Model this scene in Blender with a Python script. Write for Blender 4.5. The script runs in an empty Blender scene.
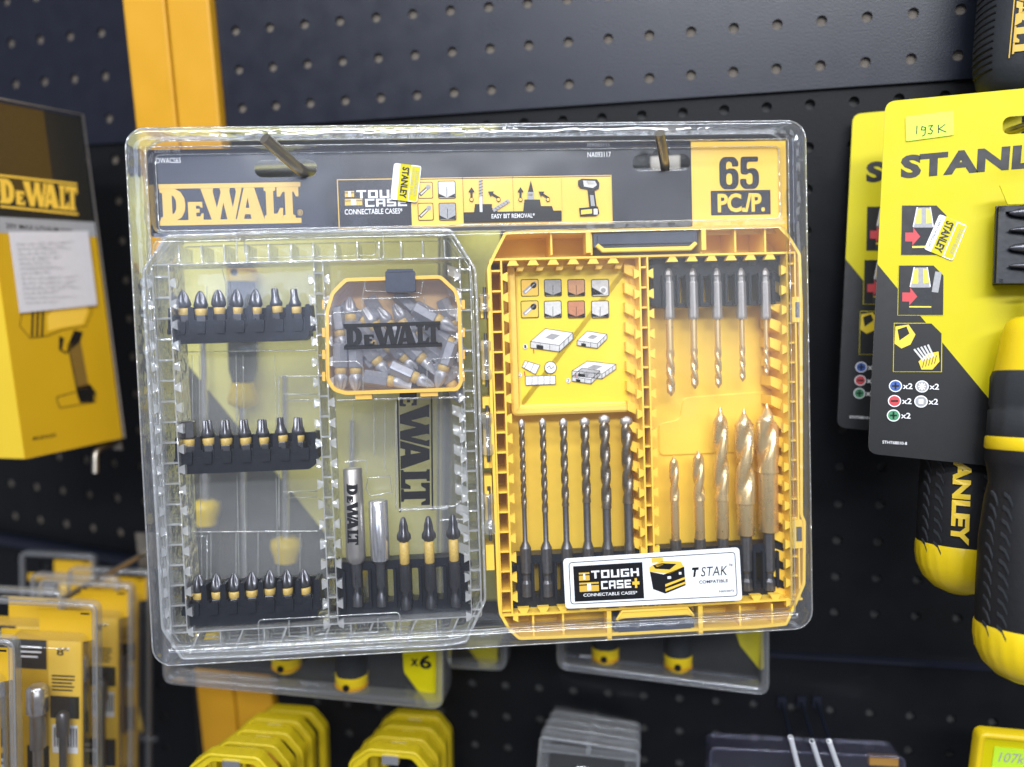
import bpy, math, random
from mathutils import Matrix, Vector
random.seed(7)
PI = math.pi
FPX, CX, CY = 790.0, 512.0, 383.5

# ---------------------------------------------------------------- camera, world, lamps
def R3(x, y, z):
    Rx = Matrix.Rotation(x, 3, 'X'); Ry = Matrix.Rotation(y, 3, 'Y'); Rz = Matrix.Rotation(z, 3, 'Z')
    return Rz @ Rx @ Ry
WALL_ROT = (0.16719, 0.19568, -0.03327)
RW = R3(*WALL_ROT)
FLIP = Matrix(((1, 0, 0), (0, 0, 1), (0, -1, 0)))          # wall frame (right, down, in) -> world (X, Z up, Y in)
C3 = FLIP @ RW.transposed()
CAM = Matrix.Translation((0, 0, 1.4)) @ C3.to_4x4()
sc = bpy.context.scene
cam = bpy.data.objects.new('camera', bpy.data.cameras.new('camera'))
sc.collection.objects.link(cam)
cam.matrix_world = CAM @ Matrix.Diagonal((1, -1, -1, 1))
cam.data.sensor_width = 36.0
cam.data.lens = 36.0 * FPX / 1024
cam.data.clip_start = 0.01
cam.data.clip_end = 50
cam.data.dof.use_dof = True
cam.data.dof.focus_distance = 0.40
cam.data.dof.aperture_fstop = 3.3
sc.camera = cam
sc.render.engine = 'CYCLES'
sc.cycles.transparent_max_bounces = 32
sc.cycles.max_bounces = 10
sc.cycles.use_denoising = True
sc.view_settings.view_transform = 'Standard'
sc.view_settings.look = 'None'
sc.view_settings.exposure = 0.0
sc.view_settings.gamma = 1.0

wd = bpy.data.worlds.new('World'); sc.world = wd; wd.use_nodes = True
wn = wd.node_tree; bg = wn.nodes['Background']
wtc = wn.nodes.new('ShaderNodeTexCoord'); wno = wn.nodes.new('ShaderNodeTexNoise'); wno.inputs['Scale'].default_value = 2.2
wno.inputs['Detail'].default_value = 3
wr = wn.nodes.new('ShaderNodeValToRGB')
wr.color_ramp.elements[0].position = 0.35; wr.color_ramp.elements[0].color = (0.10, 0.11, 0.14, 1)
wr.color_ramp.elements[1].position = 0.7; wr.color_ramp.elements[1].color = (0.75, 0.78, 0.9, 1)
wn.links.new(wtc.outputs['Generated'], wno.inputs['Vector']); wn.links.new(wno.outputs['Fac'], wr.inputs['Fac'])
wn.links.new(wr.outputs['Color'], bg.inputs['Color'])
bg.inputs['Strength'].default_value = 0.52

def area(name, loc, target, sx, sy, power, col):
    l = bpy.data.lights.new(name, 'AREA'); l.shape = 'RECTANGLE'; l.size = sx; l.size_y = sy
    l.energy = power; l.color = col
    o = bpy.data.objects.new(name, l); sc.collection.objects.link(o)
    o.location = loc
    d = Vector(target) - Vector(loc)
    o.rotation_euler = d.to_track_quat('-Z', 'Y').to_euler()
    return o
# ceiling tubes of the shop, above and behind the photographer
area('ceiling_tube_light', (-0.35, -1.0, 2.7), (0, 0.45, 1.35), 1.6, 0.14, 24, (0.93, 0.96, 1.0))
area('ceiling_tube_light', (0.6, -1.9, 2.7), (0, 0.45, 1.35), 1.6, 0.3, 56, (0.93, 0.96, 1.0))
area('ceiling_tube_light', (0.35, -0.15, 2.6), (0.15, 0.45, 1.4), 1.4, 0.14, 13, (0.9, 0.94, 1.0))

# the bright shop front behind the photographer, mirrored in the shell and the glossy panels
wl = CAM @ Vector((-0.64, -0.34, -2.0)); wt = CAM @ Vector((0, 0, 0.4))
area('glare_panel_light', wl, wt, 0.75, 0.65, 5.0, (0.62, 0.72, 1.0))
area('glare_panel_light', CAM @ Vector((1.12, -0.12, -2.0)), wt, 0.7, 0.8, 3.5, (0.95, 0.97, 1.0))  # added soft panel for glare over the tray, no known window there

# ---------------------------------------------------------------- frames (millimetres: right, down, in)
class Frame:
    def __init__(s, rot, t):
        s.R = R3(*rot); s.t = Vector(t)
        s.M = CAM @ Matrix.Translation(s.t * .001) @ s.R.to_4x4()
        s.o = -(s.R.transposed() @ s.t)
    def L(s, px, py, h=0.0):
        d = s.R.transposed() @ Vector(((px - CX) / FPX, (py - CY) / FPX, 1.0))
        k = (h - s.o.z) / d.z
        return (s.o.x + k * d.x, s.o.y + k * d.y)
    def P(s, px, py, h=0.0):
        u, v = s.L(px, py, h); return (u, v, h)
    def rect(s, x0, y0, x1, y1, h=0.0):
        a = s.L(x0, y0, h); b = s.L(x1, y1, h)
        return (a[0], a[1], b[0], b[1])

# ---------------------------------------------------------------- mesh collector
BASE = {}
class MB:
    def __init__(s): s.v = []; s.f = []; s.m = []; s.sm = []
    def add(s, vs, fs, mi=0, smooth=False):
        n = len(s.v); s.v += [tuple(q) for q in vs]
        for f in fs: s.f.append(tuple(n + i for i in f)); s.m.append(mi); s.sm.append(smooth)
        return s
    def box(s, a, b, mi=0):
        x0, y0, z0 = a; x1, y1, z1 = b
        if x0 > x1: x0, x1 = x1, x0
        if y0 > y1: y0, y1 = y1, y0
        if z0 > z1: z0, z1 = z1, z0
        return s.add([(x0,y0,z0),(x1,y0,z0),(x1,y1,z0),(x0,y1,z0),(x0,y0,z1),(x1,y0,z1),(x1,y1,z1),(x0,y1,z1)],
              [(0,1,2,3),(7,6,5,4),(4,5,1,0),(5,6,2,1),(6,7,3,2),(7,4,0,3)], mi)
    def prism(s, loop, h0, h1, mi=0, smooth=False):
        n = len(loop)
        s.add([(u,v,h0) for u,v in loop] + [(u,v,h1) for u,v in loop],
              [tuple(range(n)), tuple(range(2*n-1, n-1, -1))], mi)
        s.add([(u,v,h0) for u,v in loop] + [(u,v,h1) for u,v in loop],
              [(i, n+i, n+(i+1)%n, (i+1)%n) for i in range(n)], mi, smooth)
        return s
    def rings(s, rings, mi=0, smooth=True, closed=True, cap=(True, True)):
        n = len(rings[0]); vs = [p for r in rings for p in r]; fs = []
        for k in range(len(rings)-1):
            for i in range(n if closed else n-1):
                j = (i+1) % n; fs.append((k*n+i, (k+1)*n+i, (k+1)*n+j, k*n+j))
        s.add(vs, fs, mi, smooth)
        if cap[0]: s.add(rings[0], [tuple(range(n))], mi)
        if cap[1]: s.add(rings[-1], [tuple(range(n-1, -1, -1))], mi)
        return s
    def ringwall(s, loop, th, h0, h1, mi=0, smooth=False):
        b = offs(loop, th)
        r = [[(u,v,h1) for u,v in loop], [(u,v,h0) for u,v in loop], [(u,v,h0) for u,v in b], [(u,v,h1) for u,v in b], [(u,v,h1) for u,v in loop]]
        return s.rings(r, mi, smooth, True, (False, False))
    def tube(s, pts, r, mi=0, n=8, closed=False, cap=True, smooth=True):
        pts = [Vector(p) for p in pts]; m = len(pts); rr = []
        prev = None
        for i, p in enumerate(pts):
            a = pts[(i-1) % m] if (closed or i > 0) else p
            b = pts[(i+1) % m] if (closed or i < m-1) else p
            t = (b - a); t = t.normalized() if t.length > 1e-9 else Vector((0,0,1))
            if prev is None:
                x = t.cross(Vector((0.13,0.31,1))).normalized()
            else:
                x = (prev - t * prev.dot(t)).normalized()
            prev = x; y = t.cross(x)
            ri = r[i] if isinstance(r, (list, tuple)) else r
            rr.append([p + (x*math.cos(2*PI*k/n) + y*math.sin(2*PI*k/n)) * ri for k in range(n)])
        if closed: rr.append(rr[0])
        c = cap and not closed
        return s.rings(rr, mi, smooth, True, (c, c))
    def lathe(s, prof, mi=0, n=16, org=(0,0,0), fn=None, smooth=True):
        """prof: (y, r) along +v (down); fn(theta, y) scales the radius"""
        rr = []
        for y, r in prof:
            rr.append([(org[0] + r*(fn(2*PI*k/n, y) if fn else 1)*math.cos(2*PI*k/n), org[1] + y,
                        org[2] + r*(fn(2*PI*k/n, y) if fn else 1)*math.sin(2*PI*k/n)) for k in range(n)])
        return s.rings(rr, mi, smooth)
    def build(s, name, mats, parent=None, M=None, label=None):
        me = bpy.data.meshes.new(name)
        b = BASE.get(parent, (0,0,0)) if parent else (0,0,0)
        me.from_pydata([((x-b[0])*.001, (y-b[1])*.001, (z-b[2])*.001) for x,y,z in s.v], [], s.f)
        if not isinstance(mats, (list, tuple)): mats = [mats]
        for q in mats: me.materials.append(q)
        me.polygons.foreach_set('material_index', [min(i, len(mats)-1) for i in s.m])
        me.polygons.foreach_set('use_smooth', s.sm)
        me.validate(); me.update()
        o = bpy.data.objects.new(name, me); sc.collection.objects.link(o)
        if parent: o.parent = parent; BASE[o] = b
        elif M is not None: o.matrix_world = M
        if label: o['label'] = label
        return o

def offs(loop, d):
    """offset a loop inward by d (works for either winding)"""
    n = len(loop); A = sum(loop[i][0]*loop[(i+1)%n][1] - loop[(i+1)%n][0]*loop[i][1] for i in range(n))
    sg = 1 if A > 0 else -1; out = []
    for i in range(n):
        p0, p1, p2 = loop[i-1], loop[i], loop[(i+1)%n]
        e1 = Vector((p1[0]-p0[0], p1[1]-p0[1])); e2 = Vector((p2[0]-p1[0], p2[1]-p1[1]))
        if e1.length < 1e-9 or e2.length < 1e-9: out.append(p1); continue
        e1.normalize(); e2.normalize()
        n1 = Vector((-e1.y, e1.x))*sg; n2 = Vector((-e2.y, e2.x))*sg
        m = n1 + n2; k = d / max(0.35, (1 + n1.dot(n2)))
        out.append((p1[0] + m.x*k, p1[1] + m.y*k))
    return out
def rrect(u0, v0, u1, v1, r, n=5):
    out = []
    for cx, cy, a in ((u1-r, v0+r, -90), (u1-r, v1-r, 0), (u0+r, v1-r, 90), (u0+r, v0+r, 180)):
        for k in range(n+1):
            t = math.radians(a + 90*k/n); out.append((cx + r*math.cos(t), cy + r*math.sin(t)))
    return out
def roundpoly(loop, r, n=3):
    out = []; m = len(loop)
    for i in range(m):
        p0, p1, p2 = Vector(loop[i-1]), Vector(loop[i]), Vector(loop[(i+1)%m])
        a = p0-p1; b = p2-p1; q = min(r, a.length*.45, b.length*.45)
        A = p1 + a.normalized()*q; B = p1 + b.normalized()*q
        for k in range(n+1):
            t = k/n; w = A*(1-t)**2 + p1*2*t*(1-t) + B*t*t; out.append((w.x, w.y))
    return out
def crv(loop, h): return [(u, v, h) for u, v in loop]

# 2-D fills with holes, and lettering, through temporary curves that become plain meshes
_tc = {}
def _grab(cu):
    o = bpy.data.objects.new('tmp', cu)
    me = bpy.data.meshes.new_from_object(o)
    vs = [(v.co.x, v.co.y) for v in me.vertices]; fs = [tuple(p.vertices) for p in me.polygons]
    bpy.data.objects.remove(o); bpy.data.meshes.remove(me)
    return vs, fs
def fill(loops):
    cu = bpy.data.curves.new('tmp', 'CURVE'); cu.dimensions = '2D'; cu.fill_mode = 'BOTH'
    for lp in loops:
        sp = cu.splines.new('POLY'); sp.points.add(len(lp)-1); sp.use_cyclic_u = True
        for q, (u, v) in zip(sp.points, lp): q.co = (u, v, 0, 1)
    r = _grab(cu); bpy.data.curves.remove(cu); return r
def glyphs(txt, bold=0.0, space=1.0, shear=0.0):
    key = (txt, bold, space, shear)
    if key in _tc: return _tc[key]
    cu = bpy.data.curves.new('tmp', 'FONT'); cu.body = txt; cu.size = 1; cu.offset = bold; cu.space_character = space; cu.shear = shear
    cu.resolution_u = 3
    vs, fs = _grab(cu); bpy.data.curves.remove(cu)
    if not vs: _tc[key] = ([], []); return _tc[key]
    x0 = min(v[0] for v in vs); x1 = max(v[0] for v in vs); y0 = min(v[1] for v in vs); y1 = max(v[1] for v in vs)
    vs = [((x-x0)/(x1-x0), 1-(y-y0)/(y1-y0)) for x, y in vs]
    _tc[key] = (vs, fs); return _tc[key]
LOGO = {
 'D': [[(0,0),(.11,0),(.15,.1),(.175,.3),(.18,.5),(.175,.7),(.15,.9),(.11,1),(0,1),(0,.9),(.018,.87),(.018,.13),(0,.1)], [(.085,.2),(.1,.24),(.113,.36),(.115,.5),(.113,.64),(.1,.76),(.085,.8)]],
 'E': [[(.198,.42),(.3,.42),(.303,.6),(.287,.6),(.28,.54),(.255,.54),(.255,.64),(.28,.64),(.28,.76),(.255,.76),(.255,.88),(.285,.88),(.292,.79),(.308,.79),(.305,1),(.198,1)]],
 'W': [[(.293,0),(.385,0),(.38,.1),(.405,.62),(.438,.12),(.43,0),(.505,0),(.5,.1),(.52,.62),(.548,.12),(.54,0),(.59,0),(.535,1),(.478,1),(.453,.45),(.425,1),(.365,1)]],
 'A': [[(.605,0),(.68,0),(.745,1),(.652,1),(.645,.84),(.605,.84),(.597,1),(.545,1)], [(.63,.3),(.64,.64),(.612,.64)]],
 'L': [[(.748,0),(.832,0),(.832,.1),(.816,.12),(.816,.84),(.84,.84),(.862,.66),(.884,.66),(.879,1),(.748,1),(.748,.9),(.762,.88),(.762,.12),(.748,.1)]],
 'T': [[(.842,0),(1,0),(1,.3),(.98,.3),(.965,.15),(.955,.15),(.955,.88),(.972,.9),(.972,1),(.882,1),(.882,.9),(.9,.88),(.9,.15),(.885,.15),(.865,.3),(.842,.3)]],
}
_lg = []
def logo_mesh(letters='DEWALT'):
    vs, fs = [], []
    for c in letters:
        a, b = fill([[(x*10, y*2) for x, y in lp] for lp in LOGO[c]])
        n = len(vs); vs += [(x/10, y/2) for x, y in a]; fs += [tuple(n+i for i in f) for f in b]
    if len(letters) < 6:
        x0 = min(v[0] for v in vs); x1 = max(v[0] for v in vs); vs = [((x-x0)/(x1-x0), y) for x, y in vs]
    return vs, fs

DIG = {'6': [[(0,.15),(.2,0),(.8,0),(1,.15),(1,.3),(.66,.3),(.66,.19),(.5,.13),(.36,.19),(.36,.4),(.5,.35),(.82,.36),(1,.5),(1,.85),(.8,1),(.2,1),(0,.85)], [(.36,.55),(.5,.49),(.66,.55),(.66,.82),(.5,.87),(.36,.82)]],
 '5': [[(.05,0),(.97,0),(.97,.16),(.38,.16),(.36,.4),(.55,.35),(.82,.36),(1,.5),(1,.85),(.8,1),(.2,1),(0,.85),(0,.68),(.34,.68),(.34,.82),(.5,.87),(.66,.82),(.66,.55),(.5,.49),(.36,.56),(.03,.54)]]}
def digits(w):
    vs, fs = [], []
    for i, c in enumerate(w):
        lps = [roundpoly([(x*10, y*10) for x, y in lp], 1.2, 3) for lp in DIG[c]]
        a, b = fill(lps); n = len(vs); vs += [((x/10*.94 + i)/len(w), y/10) for x, y in a]; fs += [tuple(n+k for k in f) for f in b]
    return vs, fs
_h, _v = .22, .26
BLK = {'T': [(0,0,1,_h),(.37,_h,.63,1)], 'O': [(0,0,1,_h),(0,1-_h,1,1),(0,_h,_v,1-_h),(1-_v,_h,1,1-_h)], 'U': [(0,0,_v,1-_h),(1-_v,0,1,1-_h),(0,1-_h,1,1)],
 'G': [(0,0,1,_h),(0,_h,_v,1-_h),(0,1-_h,1,1),(1-_v,.5,1,1-_h),(.5,.44,1,.6)], 'H': [(0,0,_v,1),(1-_v,0,1,1),(_v,.39,1-_v,.61)], 'C': [(0,0,1,_h),(0,_h,_v,1-_h),(0,1-_h,1,1)],
 'A': [(0,0,1,_h),(0,_h,_v,1),(1-_v,_h,1,1),(_v,.5,1-_v,.7)], 'S': [(0,0,1,_h),(0,_h,_v,.4),(0,.4,1,.6),(1-_v,.6,1,1-_h),(0,1-_h,1,1)], 'E': [(0,0,1,_h),(0,1-_h,1,1),(0,_h,_v,1-_h),(_v,.4,.9,.6)]}
def block(w):
    vs, fs = [], []; k = len(w) - .16
    for i, c in enumerate(w):
        for x0, y0, x1, y1 in BLK[c]:
            n = len(vs); vs += [((i+x*.84)/k, y) for x, y in ((x0,y0),(x1,y0),(x1,y1),(x0,y1))]; fs.append((n, n+1, n+2, n+3))
    return vs, fs
class Print:
    """printed graphics: thin ink sheets lying on one plane of a frame"""
    def __init__(s, F, h, mats):
        s.F = F; s.h = h; s.mb = MB(); s.names = list(mats); s.step = .05
    def mi(s, m):
        if m not in s.names: s.names.append(m)
        return s.names.index(m)
    def lift(s, k=1): s.h -= s.step*k; return s
    def quad(s, x0, y0, x1, y1):
        u0, v0, u1, v1 = s.F.rect(x0, y0, x1, y1, s.h); return [(u0,v0),(u1,v0),(u1,v1),(u0,v1)]
    def q4(s, pts): return [s.F.L(x, y, s.h) for x, y in pts]
    def polyl(s, loop, m): s.mb.add(crv(loop, s.h), [tuple(range(len(loop)))], s.mi(m))
    def rect(s, x0, y0, x1, y1, m, r=0):
        q = s.quad(x0, y0, x1, y1)
        s.polyl(rrect(q[0][0], q[0][1], q[2][0], q[2][1], r, 3) if r else q, m)
    def poly(s, pts, m): s.polyl(s.q4(pts), m)
    def fillp(s, loops, m):
        vs, fs = fill([[s.F.L(x, y, s.h) for x, y in lp] for lp in loops]); s.mb.add([(u,v,s.h) for u,v in vs], fs, s.mi(m))
    def outline(s, x0, y0, x1, y1, w, m, r=0):
        q = s.quad(x0, y0, x1, y1); lp = rrect(q[0][0], q[0][1], q[2][0], q[2][1], max(r, .01), 3); b = offs(lp, w)
        n = len(lp); s.mb.add(crv(lp, s.h) + crv(b, s.h), [(i, (i+1)%n, n+(i+1)%n, n+i) for i in range(n)], s.mi(m))
    def line(s, pts, w, m, closed=False):
        L = [Vector(s.F.L(x, y, s.h)) for x, y in pts]
        if closed: L.append(L[0])
        for a, b in zip(L, L[1:]):
            d = b-a
            if d.length < 1e-6: continue
            d.normalize(); n = Vector((-d.y, d.x))*w/2; a = a - d*w*.3; b = b + d*w*.3
            s.mb.add([(p.x, p.y, s.h) for p in (a-n, b-n, b+n, a+n)], [(0,1,2,3)], s.mi(m))
    def disc(s, x, y, r, m, n=16):
        u, v = s.F.L(x, y, s.h); s.polyl([(u+r*math.cos(2*PI*k/n), v+r*math.sin(2*PI*k/n)) for k in range(n)], m)
    def bil(s, q, vs, fs, m):
        out = []
        for a, b in vs:
            u = (1-a)*(1-b)*q[0][0] + a*(1-b)*q[1][0] + a*b*q[2][0] + (1-a)*b*q[3][0]
            v = (1-a)*(1-b)*q[0][1] + a*(1-b)*q[1][1] + a*b*q[2][1] + (1-a)*b*q[3][1]
            out.append((u, v, s.h))
        s.mb.add(out, fs, s.mi(m))
    def text(s, t, box, m, bold=0.0, space=1.0, rot=0, shear=0.0):
        q = s.quad(*box) if len(box) == 4 and not isinstance(box[0], tuple) else s.q4(box)
        q = q[rot:] + q[:rot]
        vs, fs = glyphs(t, bold, space, shear); s.bil(q, vs, fs, m)
    def mesh(s, vf, box, m, rot=0):
        q = s.quad(*box) if not isinstance(box[0], tuple) else s.q4(box)
        q = q[rot:] + q[:rot]; s.bil(q, vf[0], vf[1], m)
    def logo(s, box, m, rot=0, letters='DEWALT'):
        q = s.quad(*box) if not isinstance(box[0], tuple) else s.q4(box)
        q = q[rot:] + q[:rot]
        vs, fs = logo_mesh(letters); s.bil(q, vs, fs, m)
    def build(s, name, parent, label=None):
        return s.mb.build(name, [MT[k] for k in s.names], parent, label=label)

# ---------------------------------------------------------------- materials
MT = {}
def pm(name, col, rough=.5, metal=0.0, var=.12, nscale=300, bump=.0, bscale=500, spec=.5, coat=0, sss=0, stretch=None):
    m = bpy.data.materials.new(name); m.use_nodes = True; nt = m.node_tree; b = nt.nodes['Principled BSDF']
    b.inputs['Roughness'].default_value = rough; b.inputs['Metallic'].default_value = metal
    b.inputs['Specular IOR Level'].default_value = spec; b.inputs['Coat Weight'].default_value = coat
    tc = nt.nodes.new('ShaderNodeTexCoord'); no = nt.nodes.new('ShaderNodeTexNoise'); no.inputs['Scale'].default_value = nscale
    no.inputs['Detail'].default_value = 4; src = tc.outputs['Object']
    if stretch:
        mp = nt.nodes.new('ShaderNodeMapping'); mp.inputs['Scale'].default_value = stretch; nt.links.new(src, mp.inputs['Vector']); src = mp.outputs['Vector']
    nt.links.new(src, no.inputs['Vector'])
    mx = nt.nodes.new('ShaderNodeMix'); mx.data_type = 'RGBA'
    mx.inputs['A'].default_value = tuple(c*(1-var) for c in col) + (1,); mx.inputs['B'].default_value = tuple(min(1, c*(1+var)) for c in col) + (1,)
    nt.links.new(no.outputs['Fac'], mx.inputs['Factor']); nt.links.new(mx.outputs['Result'], b.inputs['Base Color'])
    mr = nt.nodes.new('ShaderNodeMapRange'); mr.inputs['To Min'].default_value = max(0, rough-.08); mr.inputs['To Max'].default_value = min(1, rough+.1)
    nt.links.new(no.outputs['Fac'], mr.inputs['Value']); nt.links.new(mr.outputs['Result'], b.inputs['Roughness'])
    if bump:
        n2 = nt.nodes.new('ShaderNodeTexNoise'); n2.inputs['Scale'].default_value = bscale; nt.links.new(src, n2.inputs['Vector'])
        bu = nt.nodes.new('ShaderNodeBump'); bu.inputs['Strength'].default_value = bump; bu.inputs['Distance'].default_value = .0005
        nt.links.new(n2.outputs['Fac'], bu.inputs['Height']); nt.links.new(bu.outputs['Normal'], b.inputs['Normal'])
    if sss:
        b.inputs['Subsurface Weight'].default_value = sss; b.inputs['Subsurface Scale'].default_value = .004; b.inputs['Subsurface Radius'].default_value = (1, .6, .2)
    MT[name] = m; return m
def clear(name, tint, milk, gloss0=.045, rough=.07, milkcol=(.85,.88,.92), wav=.25, wscale=25, edge=.85, power=3.0):
    """thin clear plastic: see-through, a facing-dependent gloss and a little milky scatter"""
    m = bpy.data.materials.new(name); m.use_nodes = True; nt = m.node_tree; nt.nodes.clear()
    out = nt.nodes.new('ShaderNodeOutputMaterial'); tr = nt.nodes.new('ShaderNodeBsdfTransparent'); tr.inputs['Color'].default_value = tint + (1,)
    gl = nt.nodes.new('ShaderNodeBsdfGlossy'); gl.inputs['Roughness'].default_value = rough; gl.inputs['Color'].default_value = (.95,.97,1,1)
    df = nt.nodes.new('ShaderNodeBsdfDiffuse'); df.inputs['Color'].default_value = milkcol + (1,)
    tl = nt.nodes.new('ShaderNodeBsdfTranslucent'); tl.inputs['Color'].default_value = milkcol + (1,)
    mk = nt.nodes.new('ShaderNodeMixShader'); mk.inputs[0].default_value = .4; nt.links.new(df.outputs[0], mk.inputs[1]); nt.links.new(tl.outputs[0], mk.inputs[2])
    lw = nt.nodes.new('ShaderNodeLayerWeight'); lw.inputs['Blend'].default_value = .5
    pw = nt.nodes.new('ShaderNodeMath'); pw.operation = 'POWER'; pw.inputs[1].default_value = power; nt.links.new(lw.outputs['Facing'], pw.inputs[0])
    ml = nt.nodes.new('ShaderNodeMath'); ml.operation = 'MULTIPLY_ADD'; ml.inputs[1].default_value = edge; ml.inputs[2].default_value = gloss0; nt.links.new(pw.outputs[0], ml.inputs[0])
    tc = nt.nodes.new('ShaderNodeTexCoord'); no = nt.nodes.new('ShaderNodeTexNoise'); no.inputs['Scale'].default_value = wscale; no.inputs['Detail'].default_value = 2
    nt.links.new(tc.outputs['Object'], no.inputs['Vector'])
    bu = nt.nodes.new('ShaderNodeBump'); bu.inputs['Strength'].default_value = wav; bu.inputs['Distance'].default_value = .004
    nt.links.new(no.outputs['Fac'], bu.inputs['Height']); nt.links.new(bu.outputs['Normal'], gl.inputs['Normal'])
    a = nt.nodes.new('ShaderNodeMixShader'); a.inputs[0].default_value = milk; nt.links.new(tr.outputs[0], a.inputs[1]); nt.links.new(mk.outputs[0], a.inputs[2])
    b = nt.nodes.new('ShaderNodeMixShader'); nt.links.new(ml.outputs[0], b.inputs[0]); nt.links.new(a.outputs[0], b.inputs[1]); nt.links.new(gl.outputs[0], b.inputs[2])
    nt.links.new(b.outputs[0], out.inputs['Surface']); MT[name] = m; return m

pm('panel_black', (.007,.009,.018), .36, bump=.15, bscale=900, var=.2, nscale=60)
pm('panel_dark', (.006,.0065,.008), .45, bump=.15, bscale=900, var=.2, nscale=60, spec=.2)
pm('backing_grey', (.14,.12,.10), .8)
pm('backing_dark', (.05,.05,.05), .8)
pm('post_yellow', (.60,.30,.012), .42, var=.06, nscale=40, bump=.1)
pm('case_yellow', (.93,.62,.07), .38, var=.05, nscale=80, sss=.0, bump=.05)
pm('case_floor_yellow', (.92,.63,.11), .45, var=.05, nscale=60)
pm('sheet_yellow', (.88,.66,.035), .35, var=.04, nscale=60)
pm('ink_gold', (.66,.42,.06), .45, var=.05)
pm('ink_yellow', (.85,.53,.06), .4, var=.04, nscale=60)
pm('ink_black', (.01,.01,.012), .4, spec=.25)
pm('ink_grey', (.33,.33,.34), .5, var=.3, nscale=900)
pm('ink_lightgrey', (.6,.6,.6), .5, var=.25, nscale=700)
pm('ink_copper', (.5,.2,.1), .5, var=.25, nscale=700)
pm('ink_wood', (.55,.28,.14), .5, var=.25, nscale=500)
pm('ink_white', (.8,.8,.82), .5, var=.02)
pm('ink_red', (.55,.04,.05), .5); pm('ink_blue', (.03,.1,.4), .5); pm('ink_green', (.03,.25,.1), .5)
pm('card_navy', (.022,.024,.036), .42, spec=.28, var=.15, nscale=120)
pm('card_black', (.009,.009,.009), .4, spec=.28, var=.2, nscale=200)
pm('card_gold', (.82,.53,.06), .42, var=.03, nscale=50)
pm('rear_yellow_lifted', (.92,.84,.22), .4)  # card yellow, colour brightened to offset the dim light behind the package
pm('card_yellow', (.60,.52,.002), .45, spec=.2, var=.03, nscale=50)
pm('tag_yellow', (.52,.80,.03), .5, var=.04)
pm('white_paper', (.80,.82,.86), .5, var=.02)
pm('old_paper', (.62,.60,.62), .7, var=.06)
pm('rack_black', (.010,.012,.018), .4, spec=.28, var=.2, nscale=400, bump=.1)
pm('bit_steel', (.15,.15,.165), .30, metal=.85, var=.3, nscale=900, stretch=(1,.3,1))
pm('bit_dark', (.075,.075,.085), .38, metal=.7, var=.3, nscale=900)
pm('bit_band', (.55,.38,.10), .45, var=.35, nscale=900)
pm('masonry_steel', (.29,.26,.22), .33, metal=.9, var=.25, nscale=700)
pm('shank_steel', (.16,.16,.17), .4, metal=.8, var=.25, nscale=600)
pm('brass_steel', (.80,.61,.32), .28, metal=.72, var=.03, nscale=200)
pm('carbide', (.42,.40,.39), .45, metal=.7, var=.3, nscale=900)
pm('chrome', (.72,.72,.74), .2, metal=.85, var=.08)
pm('satin_metal', (.42,.40,.38), .35, metal=.8, var=.1)
pm('zinc', (.46,.42,.35), .3, metal=.9, var=.15, nscale=200)
pm('amber_frame', (.85,.50,.08), .35, var=.05)
pm('ink_brown', (.20,.115,.02), .5)
pm('pile_steel_lit', (.42,.43,.48), .36, metal=.45, var=.2, nscale=700)  # bit steel made lighter and bluer: reflections put into the colour
pm('pile_shank', (.30,.31,.36), .36, metal=.4, var=.2, nscale=700)  # same lightened copy for the shanks of the loose bits
pm('amber_back', (.80,.50,.20), .4, var=.1)
pm('latch_black', (.03,.04,.07), .32, var=.15)
pm('rubber_black', (.012,.012,.014), .55, spec=.28, bump=.2, bscale=700)
pm('grip_dark', (.028,.031,.035), .55, spec=.28, bump=.2, bscale=700)
pm('clip_yellow', (.62,.47,.01), .4)
pm('tool_yellow', (.78,.56,.008), .32, var=.04)
pm('boxprint_yellow', (.58,.34,.008), .45, var=.04, nscale=30)
pm('boxside_yellow', (.80,.55,.03), .45, var=.04, nscale=30)
pm('box_dark', (.016,.016,.014), .4, var=.2)
pm('box_brown', (.07,.042,.01), .4, var=.2)
clear('blister_clear', (.992,.992,.995), .014, gloss0=.05, rough=.17, wav=.25, wscale=18)
clear('blister_rim', (.96,.965,.98), .09, gloss0=.07, rough=.10, wav=.3, wscale=60, edge=.9, power=2.0)
clear('lid_clear', (.998,.998,.99), .20, gloss0=.05, rough=.08, wav=.25, wscale=40)
clear('lid_wall', (.975,.975,.965), .36, gloss0=.12, rough=.12, milkcol=(.95,.95,.94), wav=.8, wscale=150, power=1.6)
clear('lid_bead', (.96,.965,.95), .20, gloss0=.12, rough=.10, milkcol=(.95,.95,.93), wav=.6, wscale=120, power=1.4)  # clear plastic whitened in colour to stand in for edge highlights
clear('amber_clear', (.99,.97,.94), .12, gloss0=.05, rough=.08, milkcol=(.75,.78,.9))  # bluish milk in the cover stands in for reflections on the bits
clear('violet_clear', (.80,.80,.88), .06, gloss0=.06, rough=.1, milkcol=(.5,.5,.7))
clear('dull_clear', (.985,.985,.985), .05, gloss0=.05, rough=.12, milkcol=(.7,.72,.74))
clear('dull_rim', (.82,.82,.82), .22, gloss0=.08, rough=.15, milkcol=(.75,.77,.8))

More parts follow.
